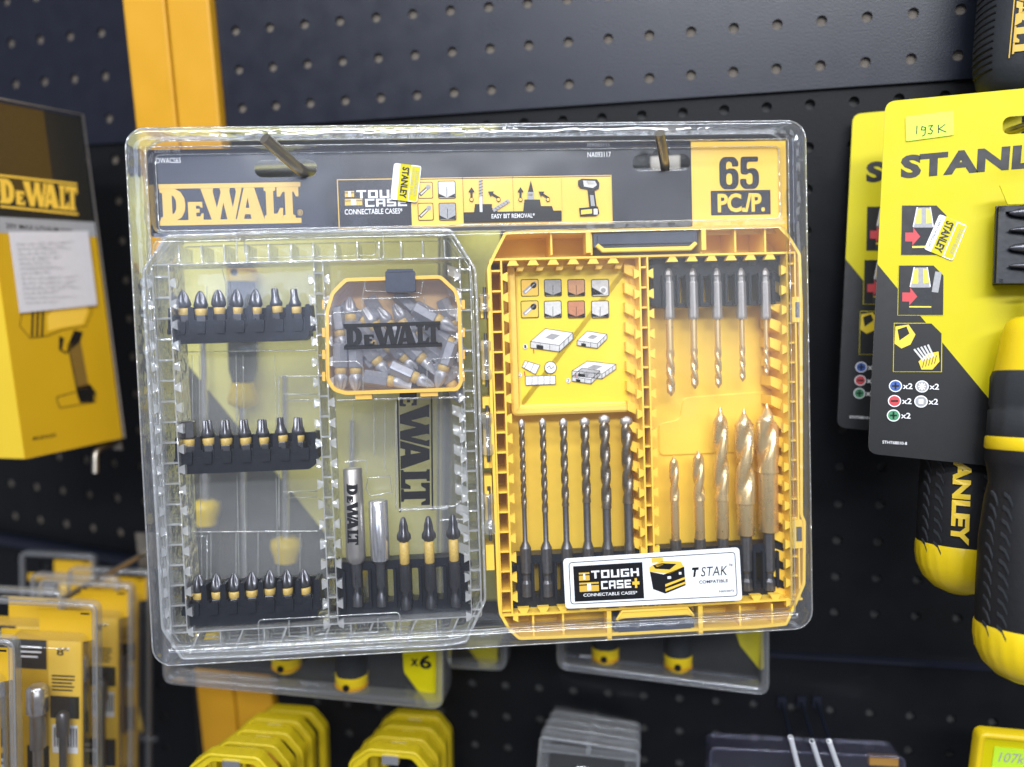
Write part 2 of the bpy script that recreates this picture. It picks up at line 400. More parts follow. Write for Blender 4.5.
# ---------------------------------------------------------------- things and parts
def tag(o, label, cat, group=None):
    o['label'] = label; o['category'] = cat
    if group: o['group'] = group
    return o
def thing(name, label, cat, F, base, group=None, rot=None):
    """an Empty at a thing's base; with rot its parts are authored round zero"""
    o = bpy.data.objects.new(name, None); sc.collection.objects.link(o); o.empty_display_size = .01
    M = F.M @ Matrix.Translation(Vector(base)*.001)
    if rot is not None: M = M @ rot; BASE[o] = (0,0,0)
    else: BASE[o] = tuple(base)
    o.matrix_world = M
    return tag(o, label, cat, group)
def dup(root, M, label, group=None):
    r = root.copy(); sc.collection.objects.link(r); r.matrix_world = M; r['label'] = label
    if group: r['group'] = group
    for ch in list(root.children):
        c = ch.copy(); sc.collection.objects.link(c); c.parent = r
        for g in list(ch.children):
            d = g.copy(); sc.collection.objects.link(d); d.parent = c
    return r
def struct(o): o['kind'] = 'structure'; return o

# ================================================================ THE SETTING: perforated wall panels
W = Frame(WALL_ROT, (-161.99, -238.08, 528.01))
PT = 25.0
def perforated(F, u0, v0, u1, v1, cu, cv, name, back, hole=3.1, PT=25.0, bk=4.2, h=0.0, front='panel_black', skip=()):
    """a sheet with real round holes on a 25 mm grid whose hole centres are cu + i*25, cv + j*25"""
    mb = MB(); n = 12; lip = 1.0
    i0 = math.ceil((u0 + PT/2 - cu)/PT); i1 = math.floor((u1 - PT/2 - cu)/PT)
    j0 = math.ceil((v0 + PT/2 - cv)/PT); j1 = math.floor((v1 - PT/2 - cv)/PT)
    def sq(t):
        c, s = math.cos(t), math.sin(t); k = (PT/2)/max(abs(c), abs(s)); return c*k, s*k
    for i in range(i0, i1+1):
        for j in range(j0, j1+1):
            x, y = cu + i*PT, cv + j*PT; a = []; b = []; c = []
            for k in range(n):
                t = 2*PI*(k+.5)/n; sx, sy = sq(t); 
                a.append((x+sx, y+sy, h)); b.append((x+hole*math.cos(t), y+hole*math.sin(t), h)); c.append((x+hole*math.cos(t), y+hole*math.sin(t), h+lip))
            fs = [(k, (k+1)%n, n+(k+1)%n, n+k) for k in range(n)] + [(n+k, n+(k+1)%n, 2*n+(k+1)%n, 2*n+k) for k in range(n)]
            mb.add(a+b+c, fs, 0)
            # corners of the cell
            for qx, qy in ((1,1),(-1,1),(-1,-1),(1,-1)):
                ks = [k for k in range(n) if (a[k][0]-x)*qx > 0 and (a[k][1]-y)*qy > 0]
                best = None
                for k in range(n):
                    p, q = a[k], a[(k+1)%n]
                    if abs(abs(p[0]-x)-PT/2) < 1e-6 and abs(abs(q[1]-y)-PT/2) < 1e-6 or abs(abs(p[1]-y)-PT/2) < 1e-6 and abs(abs(q[0]-x)-PT/2) < 1e-6:
                        mx_, my_ = (p[0]+q[0])/2-x, (p[1]+q[1])/2-y
                        if mx_*qx > 0 and my_*qy > 0: best = (p, q)
                if best and abs(best[0][0]-best[1][0]) > 1e-6 and abs(best[0][1]-best[1][1]) > 1e-6:
                    mb.add([best[0], best[1], (x+qx*PT/2, y+qy*PT/2, h)], [(0,1,2)], 0)
    gu0, gu1 = cu+(i0-.5)*PT, cu+(i1+.5)*PT; gv0, gv1 = cv+(j0-.5)*PT, cv+(j1+.5)*PT
    for a, b in (((u0,v0),(u1,gv0)), ((u0,gv1),(u1,v1)), ((u0,gv0),(gu0,gv1)), ((gu1,gv0),(u1,gv1))):
        if b[0]-a[0] > .01 and b[1]-a[1] > .01: mb.add([(a[0],a[1],h),(b[0],a[1],h),(b[0],b[1],h),(a[0],b[1],h)], [(0,1,2,3)], 0)
    # folded edges, then the backing a little behind
    mb.box((u0, v0-.6, h), (u1, v0-.01, h+1.3), 0); mb.box((u0, v1+.01, h), (u1, v1+.6, h+1.3), 0)
    mb.box((u0, v0, h+bk), (u1, v1, h+bk+.8), 1)
    return struct(mb.build(name, [MT[front], MT[back]], None, F.M))
UL = -38.0
perforated(W, UL, -90, 700, 62.55, 0, 0, 'upper_wall_panel', 'backing_grey', bk=2.4, front='panel_black')
perforated(W, UL, 58.8, 700, 425.5, -4.8, 71.4, 'middle_wall_panel', 'backing_dark', h=2.8, front='panel_dark')
perforated(W, UL, 430, 700, 800, -5.4, 441, 'lower_wall_panel', 'backing_dark', h=0.0, front='panel_dark')
mb = MB().box((UL, 426.2, -3), (700, 428.8, 6)); struct(mb.build('wall_panel_lip', MT['panel_black'], None, W.M))
LK = 1.26; LP = 25*LK; q_ = LK/1.16
LB = Frame((.18168, .34191, -.0016), (-321.1*LK, -218.4*LK, 506*LK))
perforated(LB, -300*q_, -80*q_, 120*q_, 75*q_, 0, 0, 'side_wall_panel', 'backing_grey', hole=3.6, PT=LP, bk=2.4, front='panel_black')
perforated(LB, -300*q_, 72*q_, 120*q_, 392*q_, 0, 86.5*q_, 'side_wall_panel', 'backing_grey', hole=3.6, PT=LP, bk=2.4, h=2.2, front='panel_dark')
perforated(LB, -300*q_, 402*q_, 120*q_, 800*q_, 0, 417*q_, 'side_wall_panel', 'backing_dark', hole=3.6, PT=LP, h=1.2, front='panel_dark')
mb = MB().box((-300*q_, 393*q_, -9), (120*q_, 400*q_, 1)); struct(mb.build('side_panel_lip', MT['panel_black'], None, LB.M))
struct(MB().box((-900, -200, 160), (1200, 900, 164)).build('back_wall', MT['backing_dark'], None, W.M))

# yellow upright: two folded channels side by side
a0 = W.L(122, 0, -6); a1 = W.L(165, 0, -6); a2 = W.L(208.5, 0, -6)
up = thing('upright_post', 'orange yellow upright shelving post with a central groove between the black panels', 'post', W, (a1[0], 400, 0))
for x0, x1 in ((a0[0], a1[0]-.7), (a1[0]+.7, a2[0])):
    lp = rrect(x0, -6, x1, 14, 1.5, 3)
    mb = MB(); mb.rings([[(u, v, h) for u, h in lp] for v in (-150, 800)], 0, False); mb.build('channel', MT['post_yellow'], up)

# ================================================================ MAIN BLISTER PACKAGE
F = Frame((.04691, -.07082, -.03148), (-187.79, -123.45, 383.55))
PW, PH = 340.0, 265.4
GP = None
pack = thing('blister_package', 'large clear blister package with dark navy header card hanging in the middle on two hooks', 'package', F, (PW/2, PH, 0))

# --- header card
CH = 9.6
def slot(px0, py0, px1, py1, h, grow=0):
    u0, v0, u1, v1 = F.rect(px0, py0, px1, py1, h); u0 -= grow; v0 -= grow; u1 += grow; v1 += grow
    r = (v1-v0)*.48; m = (u0+u1)/2; lp = []
    for cx, cy, a in ((u1-r, v0+r, -90), (u1-r, v1-r, 0), (u0+r, v1-r, 90), (u0+r, v0+r, 180)):
        for k in range(5):
            t = math.radians(a + 90*k/4); lp.append((cx + r*math.cos(t), cy + r*math.sin(t)))
    for k in range(7):
        t = PI - PI*k/6; lp.append((m + 4.6*math.cos(t), v0 - 3.6*math.sin(t)))
    return lp
S1 = (253.6, 160, 317.6, 177); S2 = (631.7, 154.5, 690.8, 170.5)
cu0, cv0 = F.L(146.5, 150, CH); cu1, _ = F.L(798, 200, CH); _, cv1 = F.L(300, 234, CH)
mb = MB()
vs, fs = fill([rrect(cu0, cv0, cu1, cv1, 1.5), slot(*S1, CH), slot(*S2, CH)])
mb.add([(u,v,CH) for u,v in vs] + [(u,v,CH+.5) for u,v in vs], fs + [tuple(len(vs)+i for i in reversed(f)) for f in fs], 0)
card = mb.build('header_card', MT['card_navy'], pack, label='dark navy printed header card with two hang slots')
p = Print(F, CH-.06, ['ink_gold'])
p.rect(158.3, 184.3, 300.5, 186.6, 'ink_gold'); p.rect(159.7, 220.6, 301.5, 222.9, 'ink_gold')
p.logo((159.3, 189.2, 299.5, 218.2), 'ink_gold')
p.text('®', (297.5, 209.5, 303, 215.5), 'ink_gold')
p.build('brand_lettering', card)
p = Print(F, CH-.06, ['ink_white'])
p.text('DWACS65', (156.2, 157.8, 181, 163), 'ink_white', .01)
p.build('small_lettering', card)
p = Print(F, CH-.06, ['ink_white'])
p.text('NA093117', (587.4, 152, 611, 157), 'ink_white', .01)
p.build('small_lettering', card)
p = Print(F, CH-.06, ['ink_yellow', 'card_navy'])
p.rect(690.8, 142.2, 787, 233.5, 'ink_yellow'); p.lift()
p.rect(710.6, 190.8, 770.8, 214.4, 'card_navy'); p.lift()
p.mesh(digits('65'), (719, 157, 760.5, 188.8), 'card_navy'); p.text('PC./P.', (717.5, 193.6, 765, 211.6), 'ink_yellow', .03, .95)
p.build('piece_count_panel', card)
p = Print(F, CH-.06, ['ink_gold'])
p.outline(336.8, 179.3, 612.8, 223.3, .5, 'ink_gold')
p.rect(410.3, 179.9, 612.2, 222.2, 'ink_yellow'); p.lift()
def block_case(p, x0, y0, x1, y1, m1, m2, plus=None):
    """TOUGH CASE wordmark with its two little case pictograms, in the box"""
    w = x1-x0; hh = y1-y0
    X = lambda a: x0 + w*a
    Y = lambda b: y0 + hh*b
    for a0_, a1_, b0, b1 in ((0, .14, .05, .42), (0, .26, .55, .95)):
        p.rect(X(a0_), Y(b0), X(a1_), Y(b0+(b1-b0)*.22), m2); p.rect(X(a0_), Y(b1-(b1-b0)*.6), X(a1_), Y(b1), m2)
        p.lift(); p.rect(X(a0_+(a1_-a0_)*.35), Y(b0+.02), X(a0_+(a1_-a0_)*.65), Y(b1-.02), m1); p.lift(-1)
    p.mesh(block('TOUGH'), (X(.17), Y(0), X(1), Y(.45)), m1); p.mesh(block('CASE'), (X(.30), Y(.55), X(.92), Y(1)), m1)
    if plus: p.text('+', (X(.87), Y(.5), X(1.0), Y(.95)), plus, .05)
block_case(p, 344.8, 190.3, 412.5, 206.0, 'ink_white', 'ink_gold')
p.lift(1)
p.text('CONNECTABLE CASES*', (344.6, 209.0, 402.5, 213.6), 'ink_white', .012)
for (x0, y0, x1, y1), m in (((417.5, 182, 433.3, 198.5), 'ink_yellow'), ((437.6, 180.8, 456, 198.5), 'ink_lightgrey'), ((417.5, 203, 433.8, 220.3), 'ink_yellow'), ((438.5, 202.8, 456.5, 220.2), 'ink_grey')):
    p.rect(x0, y0, x1, y1, 'ink_black', .8); p.lift(); p.rect(x0+.7, y0+.7, x1-.7, y1-.7, m, .6); p.lift()
    if m == 'ink_yellow':
        p.line([(x0+3, y1-4), (x1-5, y0+5)], 1.7, 'ink_black'); p.lift(); p.line([(x0+3.5, y1-4.5), (x1-5, y0+5.5)], .8, 'ink_lightgrey'); p.disc(x1-5, y0+5, 1.3, 'ink_grey')
    else:
        p.poly([(x0+1, y1-5), ((x0+x1)/2, y1-1), (x1-1, y1-5), (x1-1, y1-1), (x0+1, y1-1)], 'ink_black')
        p.line([((x0+x1)/2, y0+6), ((x0+x1)/2, y1-2)], .25, 'ink_black')
for x in (463.2, 513.2, 561.8): p.rect(x-.5, 176.2, x+.6, 220, 'ink_black')
p.rect(463.4, 212.3, 561.8, 221, 'ink_black'); p.lift(); p.text('EASY BIT REMOVAL*', (491.5, 213.8, 534.8, 217.6), 'ink_white', .012)
# picture 1: a drill bit standing in a rack; picture 2: a screw bit in a rack
def arrow(x0, y0, x1, y1, w=1.1):
    a = Vector((x0,y0)); b = Vector((x1,y1)); d = (b-a).normalized(); n = Vector((-d.y, d.x)); c = b - d*5
    p.line([(a.x,a.y),(c.x,c.y)], w, 'ink_black'); p.poly([(b.x,b.y), (c.x+n.x*3.2,c.y+n.y*3.2), (c.x-n.x*3.2,c.y-n.y*3.2)], 'ink_black')
arrow(471.5, 199, 471.5, 187); arrow(499, 198, 488, 191.5); arrow(520.5, 199, 520.5, 187); arrow(548.5, 198, 538.5, 191.5)
for x, y in ((471.5, 199.5), (498.5, 199.5), (520.5, 199.5), (548, 199.5)):
    p.disc(x, y, 1.1, 'ink_black'); p.lift(); p.disc(x, y, .8, 'ink_yellow'); p.lift(-1)
p.rect(478.8, 179.5, 482.8, 204, 'ink_grey'); p.poly([(475, 204), (492, 204), (492, 208), (499, 212.4), (474, 212.4)], 'ink_black')
p.lift(); p.rect(479.2, 196, 482.6, 212, 'ink_lightgrey'); p.line([(494, 210), (508, 201)], 1.8, 'ink_grey')
for k in range(6): p.line([(478.8, 182+3*k), (482.8, 180.5+3*k)], .3, 'ink_black')
for k in range(5): p.line([(495+2.7*k, 208-1.7*k), (497.4+2.6*k, 209.6-1.7*k)], .3, 'ink_black')
p.poly([(528, 192), (530.8, 180.2), (533.6, 192)], 'ink_black'); p.rect(527.5, 192, 534, 199.5, 'ink_grey')
p.poly([(524.5, 199.5), (540, 199.5), (541, 206), (552, 206), (554, 212.4), (523, 212.4)], 'ink_black')
p.rect(528.4, 193.6, 533.2, 196, 'ink_yellow')
# picture 3: the little drill
p.poly([(578, 180.5), (582, 178.6), (597, 179.2), (599.5, 183), (599, 188.5), (595, 190.5), (580, 188), (578, 185)], 'ink_black')
p.poly([(587.5, 189), (594.5, 190), (597, 208), (589.5, 208)], 'ink_black'); p.poly([(579, 208), (598, 206.5), (599.5, 213.5), (596, 216), (580, 216.5)], 'ink_black')
p.lift(); p.poly([(583, 180.5), (595, 181), (597, 185), (593, 188), (584, 186.5)], 'ink_lightgrey'); p.poly([(586, 180.8), (594, 181.4), (595.5, 184.5), (588, 184.5)], 'ink_yellow')
p.poly([(590, 195), (593.5, 195), (595, 206), (591, 206)], 'ink_grey'); p.poly([(581, 210), (592, 209), (592, 213.5), (581, 214.5)], 'ink_yellow'); p.rect(593.6, 208.8, 597.6, 214.4, 'ink_white')
p.build('feature_panel', card, label='framed strip of pictograms on the header card')

# --- blister shell: outer skin, lip, header window, case cover
outer = rrect(0, 0, PW, PH, 9, 6)
prof = [(-3.4, 31), (-2.4, 30.4), (-2.0, 29), (-1.7, 5), (-1.4, 2.0), (-.4, .5), (1.2, -.1), (6.0, -.1), (7.4, .5), (8.4, 2.0), (8.9, 4.5)]
mb = MB(); mb.rings([[(u, v, h) for u, v in offs(outer, d)] for d, h in prof], 0, True, True, (False, False))
shell = mb.build('blister_shell', MT['blister_rim'], pack)
mb = MB()
inn = offs(outer, 8.9); iu0 = min(q[0] for q in inn); iu1 = max(q[0] for q in inn); iv0 = min(q[1] for q in inn); iv1 = max(q[1] for q in inn)
hv = F.L(300, 231, 0)[1]
hdr = rrect(iu0, iv0, iu1, hv-1, 4, 4)
hb = offs(hdr, 1.6)
mb.rings([crv(hdr, 4.5), crv(offs(hdr, .5), 6.5), crv(offs(hdr, .9), 8.0), crv(hb, 8.6)], 0, True, True, (False, False))
vs, fs = fill([hb, slot(*S1, 8.6, -.2), slot(*S2, 8.6, -.2)])
mb.add([(u,v,8.6) for u,v in vs], fs, 1)
mb.build('header_window', [MT['blister_rim'], MT['blister_clear']], pack)
cov = rrect(iu0, hv+1, iu1, iv1, 6, 4)
mb = MB()
mb.rings([crv(cov, 4.5), crv(offs(cov, .5), 1.5), crv(offs(cov, 1.4), -.6), crv(offs(cov, 3), -1.0)], 0, True, True, (False, False))
c2 = offs(cov, 3); mb.add(crv(c2, -1.0), [tuple(range(len(c2)))], 1)
mb.add([(iu0, hv-1, 4.5), (iu1, hv-1, 4.5), (iu1, hv+1, 4.5), (iu0, hv+1, 4.5)], [(0,1,2,3)], 0)
mb.build('case_cover', [MT['blister_rim'], MT['blister_clear']], pack)
mb = MB(); mb.add(crv(offs(outer, 1), 30), [tuple(range(len(outer)))], 0); mb.build('back_sheet', MT['blister_clear'], pack)
# thin moulded bead that follows the header window and the lip
mb = MB(); mb.tube(crv(offs(outer, -.6), .8), .42, closed=True, n=6); mb.tube(crv(offs(outer, 8.3), 1.8), .3, closed=True, n=6)
mb.tube(crv(offs(outer, -1.9), 29.5), .5, closed=True, n=6)
mb.tube(crv(hb, 8.4), .35, closed=True, n=6); mb.build('moulded_bead', MT['lid_bead'], pack)

# --- compatibility sticker on the cover and the small brand sticker on the header window
SH = -1.35
q = [(563, 558.7), (739.3, 547.3), (742.3, 600.3), (565.5, 608.8)]
def warp4(q):
    def f(a, b):
        return ((1-a)*(1-b)*q[0][0] + a*(1-b)*q[1][0] + a*b*q[2][0] + (1-a)*b*q[3][0], (1-a)*(1-b)*q[0][1] + a*(1-b)*q[1][1] + a*b*q[2][1] + (1-a)*b*q[3][1])
    return f
g = warp4(q)
def gq(a0, b0, a1, b1): return [g(a0,b0), g(a1,b0), g(a1,b1), g(a0,b1)]
L4 = [F.L(x, y, SH) for x, y in q]
st = MB().prism(roundpoly(L4, 2.2, 4), SH, SH+.25).build('compatibility_sticker', MT['white_paper'], pack, label='white rectangular compatibility sticker')
p = Print(F, SH-.05, ['ink_black'])
n4 = roundpoly([F.L(*g(a, b), p.h) for a, b in ((.03,.08),(.975,.08),(.975,.92),(.03,.92))], 2.0, 4); b4 = offs(n4, .4); n = len(n4)
p.mb.add(crv(n4, p.h)+crv(b4, p.h), [(i, (i+1)%n, n+(i+1)%n, n+i) for i in range(n)], 0)
p.poly(gq(.055, .165, .447, .87), 'ink_black'); p.lift()
def gr(a0, b0, a1, b1, m): p.poly(gq(a0, b0, a1, b1), m)
for a0_, a1_, b0, b1 in ((.085, .145, .30, .46), (.085, .195, .50, .68)):
    gr(a0_, b0, a1_, b0+.035, 'ink_gold'); gr(a0_, b0+.06, a1_, b1, 'ink_gold'); p.lift(); gr(a0_+(a1_-a0_)*.4, b0+.02, a0_+(a1_-a0_)*.6, b1-.02, 'ink_white'); p.lift(-1)
p.mesh(block('TOUGH'), gq(.155, .275, .425, .43), 'ink_white'); p.mesh(block('CASE'), gq(.208, .49, .378, .65), 'ink_white'); p.text('+', gq(.385, .47, .425, .66), 'ink_yellow', .05)
p.text('CONNECTABLE CASES*', gq(.105, .715, .41, .78), 'ink_white', .012)
p.text('T', gq(.725, .33, .765, .51), 'ink_black', .06, shear=.25); p.text('STAK', gq(.775, .33, .925, .51), 'ink_black', 0.0, 1.05, shear=.2); p.text('™', gq(.935, .3, .955, .345), 'ink_black')
p.text('COMPATIBLE', gq(.762, .585, .925, .645), 'ink_black', .02, 1.05); p.text('N653073', gq(.872, .79, .955, .83), 'ink_black', .01)
# stacked tool boxes picture
gr(.50, .10, .565, .19, 'ink_yellow')
p.poly([g(.485,.27), g(.56,.16), g(.665,.2), g(.68,.3), g(.60,.42), g(.485,.36)], 'ink_yellow')
p.poly([g(.487,.36), g(.565,.43), g(.568,.80), g(.5,.70)], 'ink_black'); p.poly([g(.565,.43), g(.682,.30), g(.685,.66), g(.568,.80)], 'ink_black'); p.lift()
p.poly([g(.57,.62), g(.683,.50), g(.683,.54), g(.57,.67)], 'ink_yellow'); p.poly([g(.57,.71), g(.683,.59), g(.683,.63), g(.57,.76)], 'ink_yellow')
p.poly([g(.505,.24), g(.555,.21), g(.64,.24), g(.60,.34), g(.52,.31)], 'ink_black'); gr(.585, .47, .605, .52, 'ink_white'); gr(.65, .40, .665, .45, 'ink_white')
p.poly([g(.515,.235), g(.56,.2), g(.565,.24), g(.53,.28)], 'ink_yellow')
p.build('sticker_print', st)

sq_ = [(394, 162.8), (421.6, 166), (417.2, 202.6), (390.3, 199.2)]
HS = 8.2
st = MB().prism(roundpoly([F.L(x, y, HS) for x, y in sq_], 1.4, 3), HS, HS+.2).build('brand_sticker', MT['white_paper'], pack, label='small white and yellow brand sticker stuck on the header')
p = Print(F, HS-.05, ['ink_black']); g = warp4(sq_)
p.poly(gq(.24, .0, .64, 1), 'card_yellow'); p.poly(gq(.66, .03, .97, .97), 'card_yellow'); p.lift()
p.text('STANLEY', gq(.32, .08, .58, .93), 'ink_black', .04, 1.0, rot=1)
p.text('TEM CHỐNG GIẢ', gq(.08, .2, .2, .9), 'ink_grey', 0, rot=1); p.text('STANLEY BLACK', gq(.82, .15, .93, .85), 'ink_grey', 0, rot=1); p.text('HOTLINE 1800', gq(.69, .1, .78, .8), 'ink_grey', 0, rot=1)
p.build('sticker_print', st)

# ================================================================ THE BIT CASE (yellow tray + clear lid) inside the package
case = thing('bit_case', 'open tool bit case with yellow tray and clear lid sealed inside the big blister package', 'case', F, (PW/2, PH-8, 15))
TOPH, FLH = 3.0, 27.0
def LL(pts, h=TOPH): return [F.L(x, y, h) for x, y in pts]
trayO = LL([(487,268),(493,254),(504.6,231.7),(543,229.5),(571,230),(640,228),(700,226.5),(779,224.5),(790,236),(801,254),(802.5,300),(803,515),(806,521),(805.5,584),(796,606),(787,625.5),(757,628.5),(700,631),(612,636),(560,638.5),(519,640),(508,630),(499,614),(497.5,598),(490,400),(488,290)])
trayO = roundpoly(trayO, 1.2, 2)
mb = MB(); mb.prism(offs(trayO, .4), FLH, FLH+1.6); tray_floor = mb
mb.ringwall(trayO, 1.5, TOPH, FLH)
tray = mb.build('tray', MT['case_yellow'], case)
def wallu(mb, px, y0, y1, h0, h1, th=1.0, mi=0):       # wall along v
    u, v0 = F.L(px, y0, h0); _, v1 = F.L(px, y1, h0); mb.box((u-th/2, v0, h0), (u+th/2, v1, h1), mi)
def wallv(mb, py, x0, x1, h0, h1, th=1.0, mi=0):       # wall along u
    u0, v = F.L(x0, py, h0); u1, _ = F.L(x1, py, h0); mb.box((u0, v-th/2, h0), (u1, v+th/2, h1), mi)
def ub(mb, x0, y0, x1, y1, h0, h1, mi=0):
    u0, v0, u1, v1 = F.rect(x0, y0, x1, y1, h0); mb.box((u0, v0, h0), (u1, v1, h1), mi)
def ladder(mb, uA, uB, v0, v1, pitch, h0, h1, teeth=0, th=.9, fins=0, rungh=1.2, tw=2.6):
    for u in (uA, uB): mb.box((u-th/2, v0, h0), (u+th/2, v1, h1))
    v = v0 + pitch*.5; k = 0
    while v < v1:
        mb.box((min(uA, uB)+th/2, v-.5, h0+rungh), (max(uA, uB)-th/2, v+.5, h1-.3))
        if teeth & 1: mb.prism([(uA-th/2, v+pitch*.32-1.4), (uA-th/2-tw, v+pitch*.32-2.6), (uA-th/2-tw, v+pitch*.32+2.6), (uA-th/2, v+pitch*.32+1.4)], h0+.2, h0+3.5)
        if teeth & 2: mb.prism([(uB+th/2, v+pitch*.32-1.4), (uB+th/2+tw, v+pitch*.32-2.6), (uB+th/2+tw, v+pitch*.32+2.6), (uB+th/2, v+pitch*.32+1.4)], h0+.2, h0+3.5)
        if fins & 1: mb.prism([(uA-th/2, v-pitch*.1), (uA-th/2-6, v-pitch*.1-2.2), (uA-th/2-6, v+pitch*.18), (uA-th/2, v+pitch*.5)], h0+8, h1-1)
        if fins & 2: mb.prism([(uB+th/2, v-pitch*.1), (uB+th/2+6, v-pitch*.1-2.2), (uB+th/2+6, v+pitch*.18), (uB+th/2, v+pitch*.5)], h0+8, h1-1)
        v += pitch; k += 1
mb = MB()
vT = F.L(640, 257, 4)[1]; vB = F.L(640, 607, 4)[1]
uL0 = F.L(494.5, 400, 4)[0]; uL1 = F.L(505.5, 400, 4)[0]
uM0 = F.L(643, 400, 4)[0]; uM1 = F.L(650.6, 400, 4)[0]
uR0 = F.L(789, 400, 4)[0]; uR1 = F.L(797, 400, 4)[0]
PIT = 10.4
ladder(mb, uL0, uL1, vT, vB, PIT, 4, FLH, teeth=2)
ladder(mb, uM0, uM1, vT, vB, PIT, 4, FLH, teeth=3, fins=1)
ladder(mb, uR0, uR1, vT, vB, PIT, 4, FLH, teeth=1, fins=1)
tray_lattice = mb.build('lattice', MT['case_yellow'], tray)
mb = MB()
# top and bottom compartment walls, their dovetail hooks, and the ribs of the hollow bands
mb.box((uL0, vT-1, 4), (uR1+1.5, vT+.1, FLH)); mb.box((uL0, vB, 4), (uR1+1.5, vB+1.1, FLH))
u = uL1 + 6
while u < uR0-3:
    if not (uM0-4 < u < uM1+4):
        mb.prism([(u-1.5, vT+.1), (u+1.5, vT+.1), (u+3, vT+2.8), (u-3, vT+2.8)], 4.3, 8)
        mb.prism([(u-1.5, vB), (u-3, vB-2.6), (u+3, vB-2.6), (u+1.5, vB)], 4.3, 8)
        mb.prism([(u+3.5, vT+.1), (u+8, vT+.1), (u+5.5, vT+5), (u+2.2, vT+5)], 12, FLH-1)
    u += PIT
for x, ya, yb in ((551, 233, 255), (591, 231, 255), (701, 228, 253), (735, 228, 252), (765, 228, 252)): wallu(mb, x, ya, yb, 5, FLH, 1.0)
for x, ya, yb in ((533, 612, 637), (563, 612, 637), (740, 606, 627), (772, 604, 625)): wallu(mb, x, ya, yb, 5, FLH, 1.0)
# small right-hand catch block
ub(mb, 792, 297, 803, 322, 3.6, 10); ub(mb, 792, 520, 804, 548, 3.6, 10)
mb.build('ribs', MT['case_yellow'], tray)
for q_ in ((795.5, 302, 800.5, 317), (796.5, 527, 802, 541)): mb = MB(); ub(mb, *q_, 3.2, 3.5); mb.build('catch_recess', MT['shank_steel'], tray)
# upper-left moulded window with stepped frame and instruction sheet
mb = MB(); q = F.rect(507, 261, 640, 411, 16)
lp = roundpoly([(q[0], q[1]), (q[2], q[1]), (q[2], q[3]), (q[0], q[3])], 3, 3)
mb.rings([crv(lp, FLH), crv(lp, 15), crv(offs(lp, 1.2), 14.2), crv(offs(lp, 3.6), 14.2), crv(offs(lp, 4.6), 17), crv(offs(lp, 5.5), 17.4)], 0, False, True, (False, False))
lp2 = offs(lp, 5.5); mb.add(crv(lp2, 17.4), [tuple(range(len(lp2)))], 1)
mb.build('window_panel', [MT['case_floor_yellow'], MT['sheet_yellow']], tray)
p = Print(F, 17.3, ['ink_black'])
cols = [(520.5, 539), (543.8, 562), (567.3, 585.3), (591, 609.3)]
mm = [['ink_yellow', 'ink_grey', 'ink_wood', 'ink_lightgrey'], ['ink_yellow', 'ink_lightgrey', 'ink_copper', 'ink_lightgrey']]
for r, (ya, yb) in enumerate(((279.3, 296.3), (300.8, 317.8))):
    for c, (xa, xb) in enumerate(cols):
        p.rect(xa, ya, xb, yb, 'ink_black', .9); p.lift(); p.rect(xa+.8, ya+.8, xb-.8, yb-.8, mm[r][c], .6); p.lift()
        if c == 0: p.line([(xa+4, yb-4), (xb-4, ya+4)], 2.2, 'ink_grey'); p.lift(); p.line([(xa+5, yb-4), (xb-5, ya+5)], .7, 'ink_white'); p.disc(xb-5.5, ya+6, 1.6, 'ink_black')
        elif (r, c) == (0, 3): p.poly([(xa+1, ya+8), (xb-5, yb-2), (xa+1, yb-1)], 'ink_black'); p.disc(xb-6, yb-6, 2.2, 'ink_white'); p.lift(); p.disc(xb-6, yb-6, 1.3, 'ink_grey')
        else:
            m_ = (xa+xb)/2; p.poly([(xa+1, yb-4.5), (m_, yb-1.2), (m_, yb-.9), (xa+1, yb-.9)], 'ink_black'); p.poly([(m_, yb-1.2), (xb-1, yb-4.5), (xb-1, yb-.9), (m_, yb-.9)], 'ink_black')
            p.line([(m_, ya+6), (m_, yb-1.5)], .25, 'ink_black')
        p.lift(-1)
def isobox(p, x0, y0, x1, y1, lines=3):
    """line drawing of a flat case seen from a corner"""
    w = x1-x0; hh = y1-y0
    A = (x0, y0+.55*hh); B = (x0+.35*w, y0); Cc = (x1, y0+.18*hh); D = (x0+.68*w, y0+.72*hh)
    lo = lambda q: (q[0], q[1]+.27*hh)
    p.poly([A, B, Cc, D], 'ink_white'); p.poly([A, D, lo(D), lo(A)], 'ink_lightgrey'); p.poly([D, Cc, lo(Cc), lo(D)], 'ink_lightgrey'); p.lift()
    for e in ((A,B),(B,Cc),(Cc,D),(D,A),(A,lo(A)),(D,lo(D)),(Cc,lo(Cc)),(lo(A),lo(D)),(lo(D),lo(Cc))): p.line(e, .28, 'ink_black')
    for k in range(1, lines+1):
        t = k/(lines+1); a = (A[0]+(D[0]-A[0])*t, A[1]+(D[1]-A[1])*t); p.line([a, lo(a)], .22, 'ink_black'); a = (D[0]+(Cc[0]-D[0])*t, D[1]+(Cc[1]-D[1])*t); p.line([a, lo(a)], .22, 'ink_black')
    c = (x0+.5*w, y0+.34*hh); p.poly([(c[0]-.16*w, c[1]+.05*hh), (c[0]+.0*w, c[1]-.13*hh), (c[0]+.2*w, c[1]-.05*hh), (c[0]+.03*w, c[1]+.14*hh)], 'ink_grey')
    p.poly([(x0+.14*w, y0+.68*hh), (x0+.3*w, y0+.73*hh), (x0+.3*w, y0+.9*hh), (x0+.14*w, y0+.84*hh)], 'ink_black'); p.lift(-1)
isobox(p, 530.5, 328.5, 573, 352, 2); isobox(p, 577, 331, 607, 348.5, 2); isobox(p, 572, 368, 600, 384, 2); isobox(p, 572, 361, 616, 379, 3)
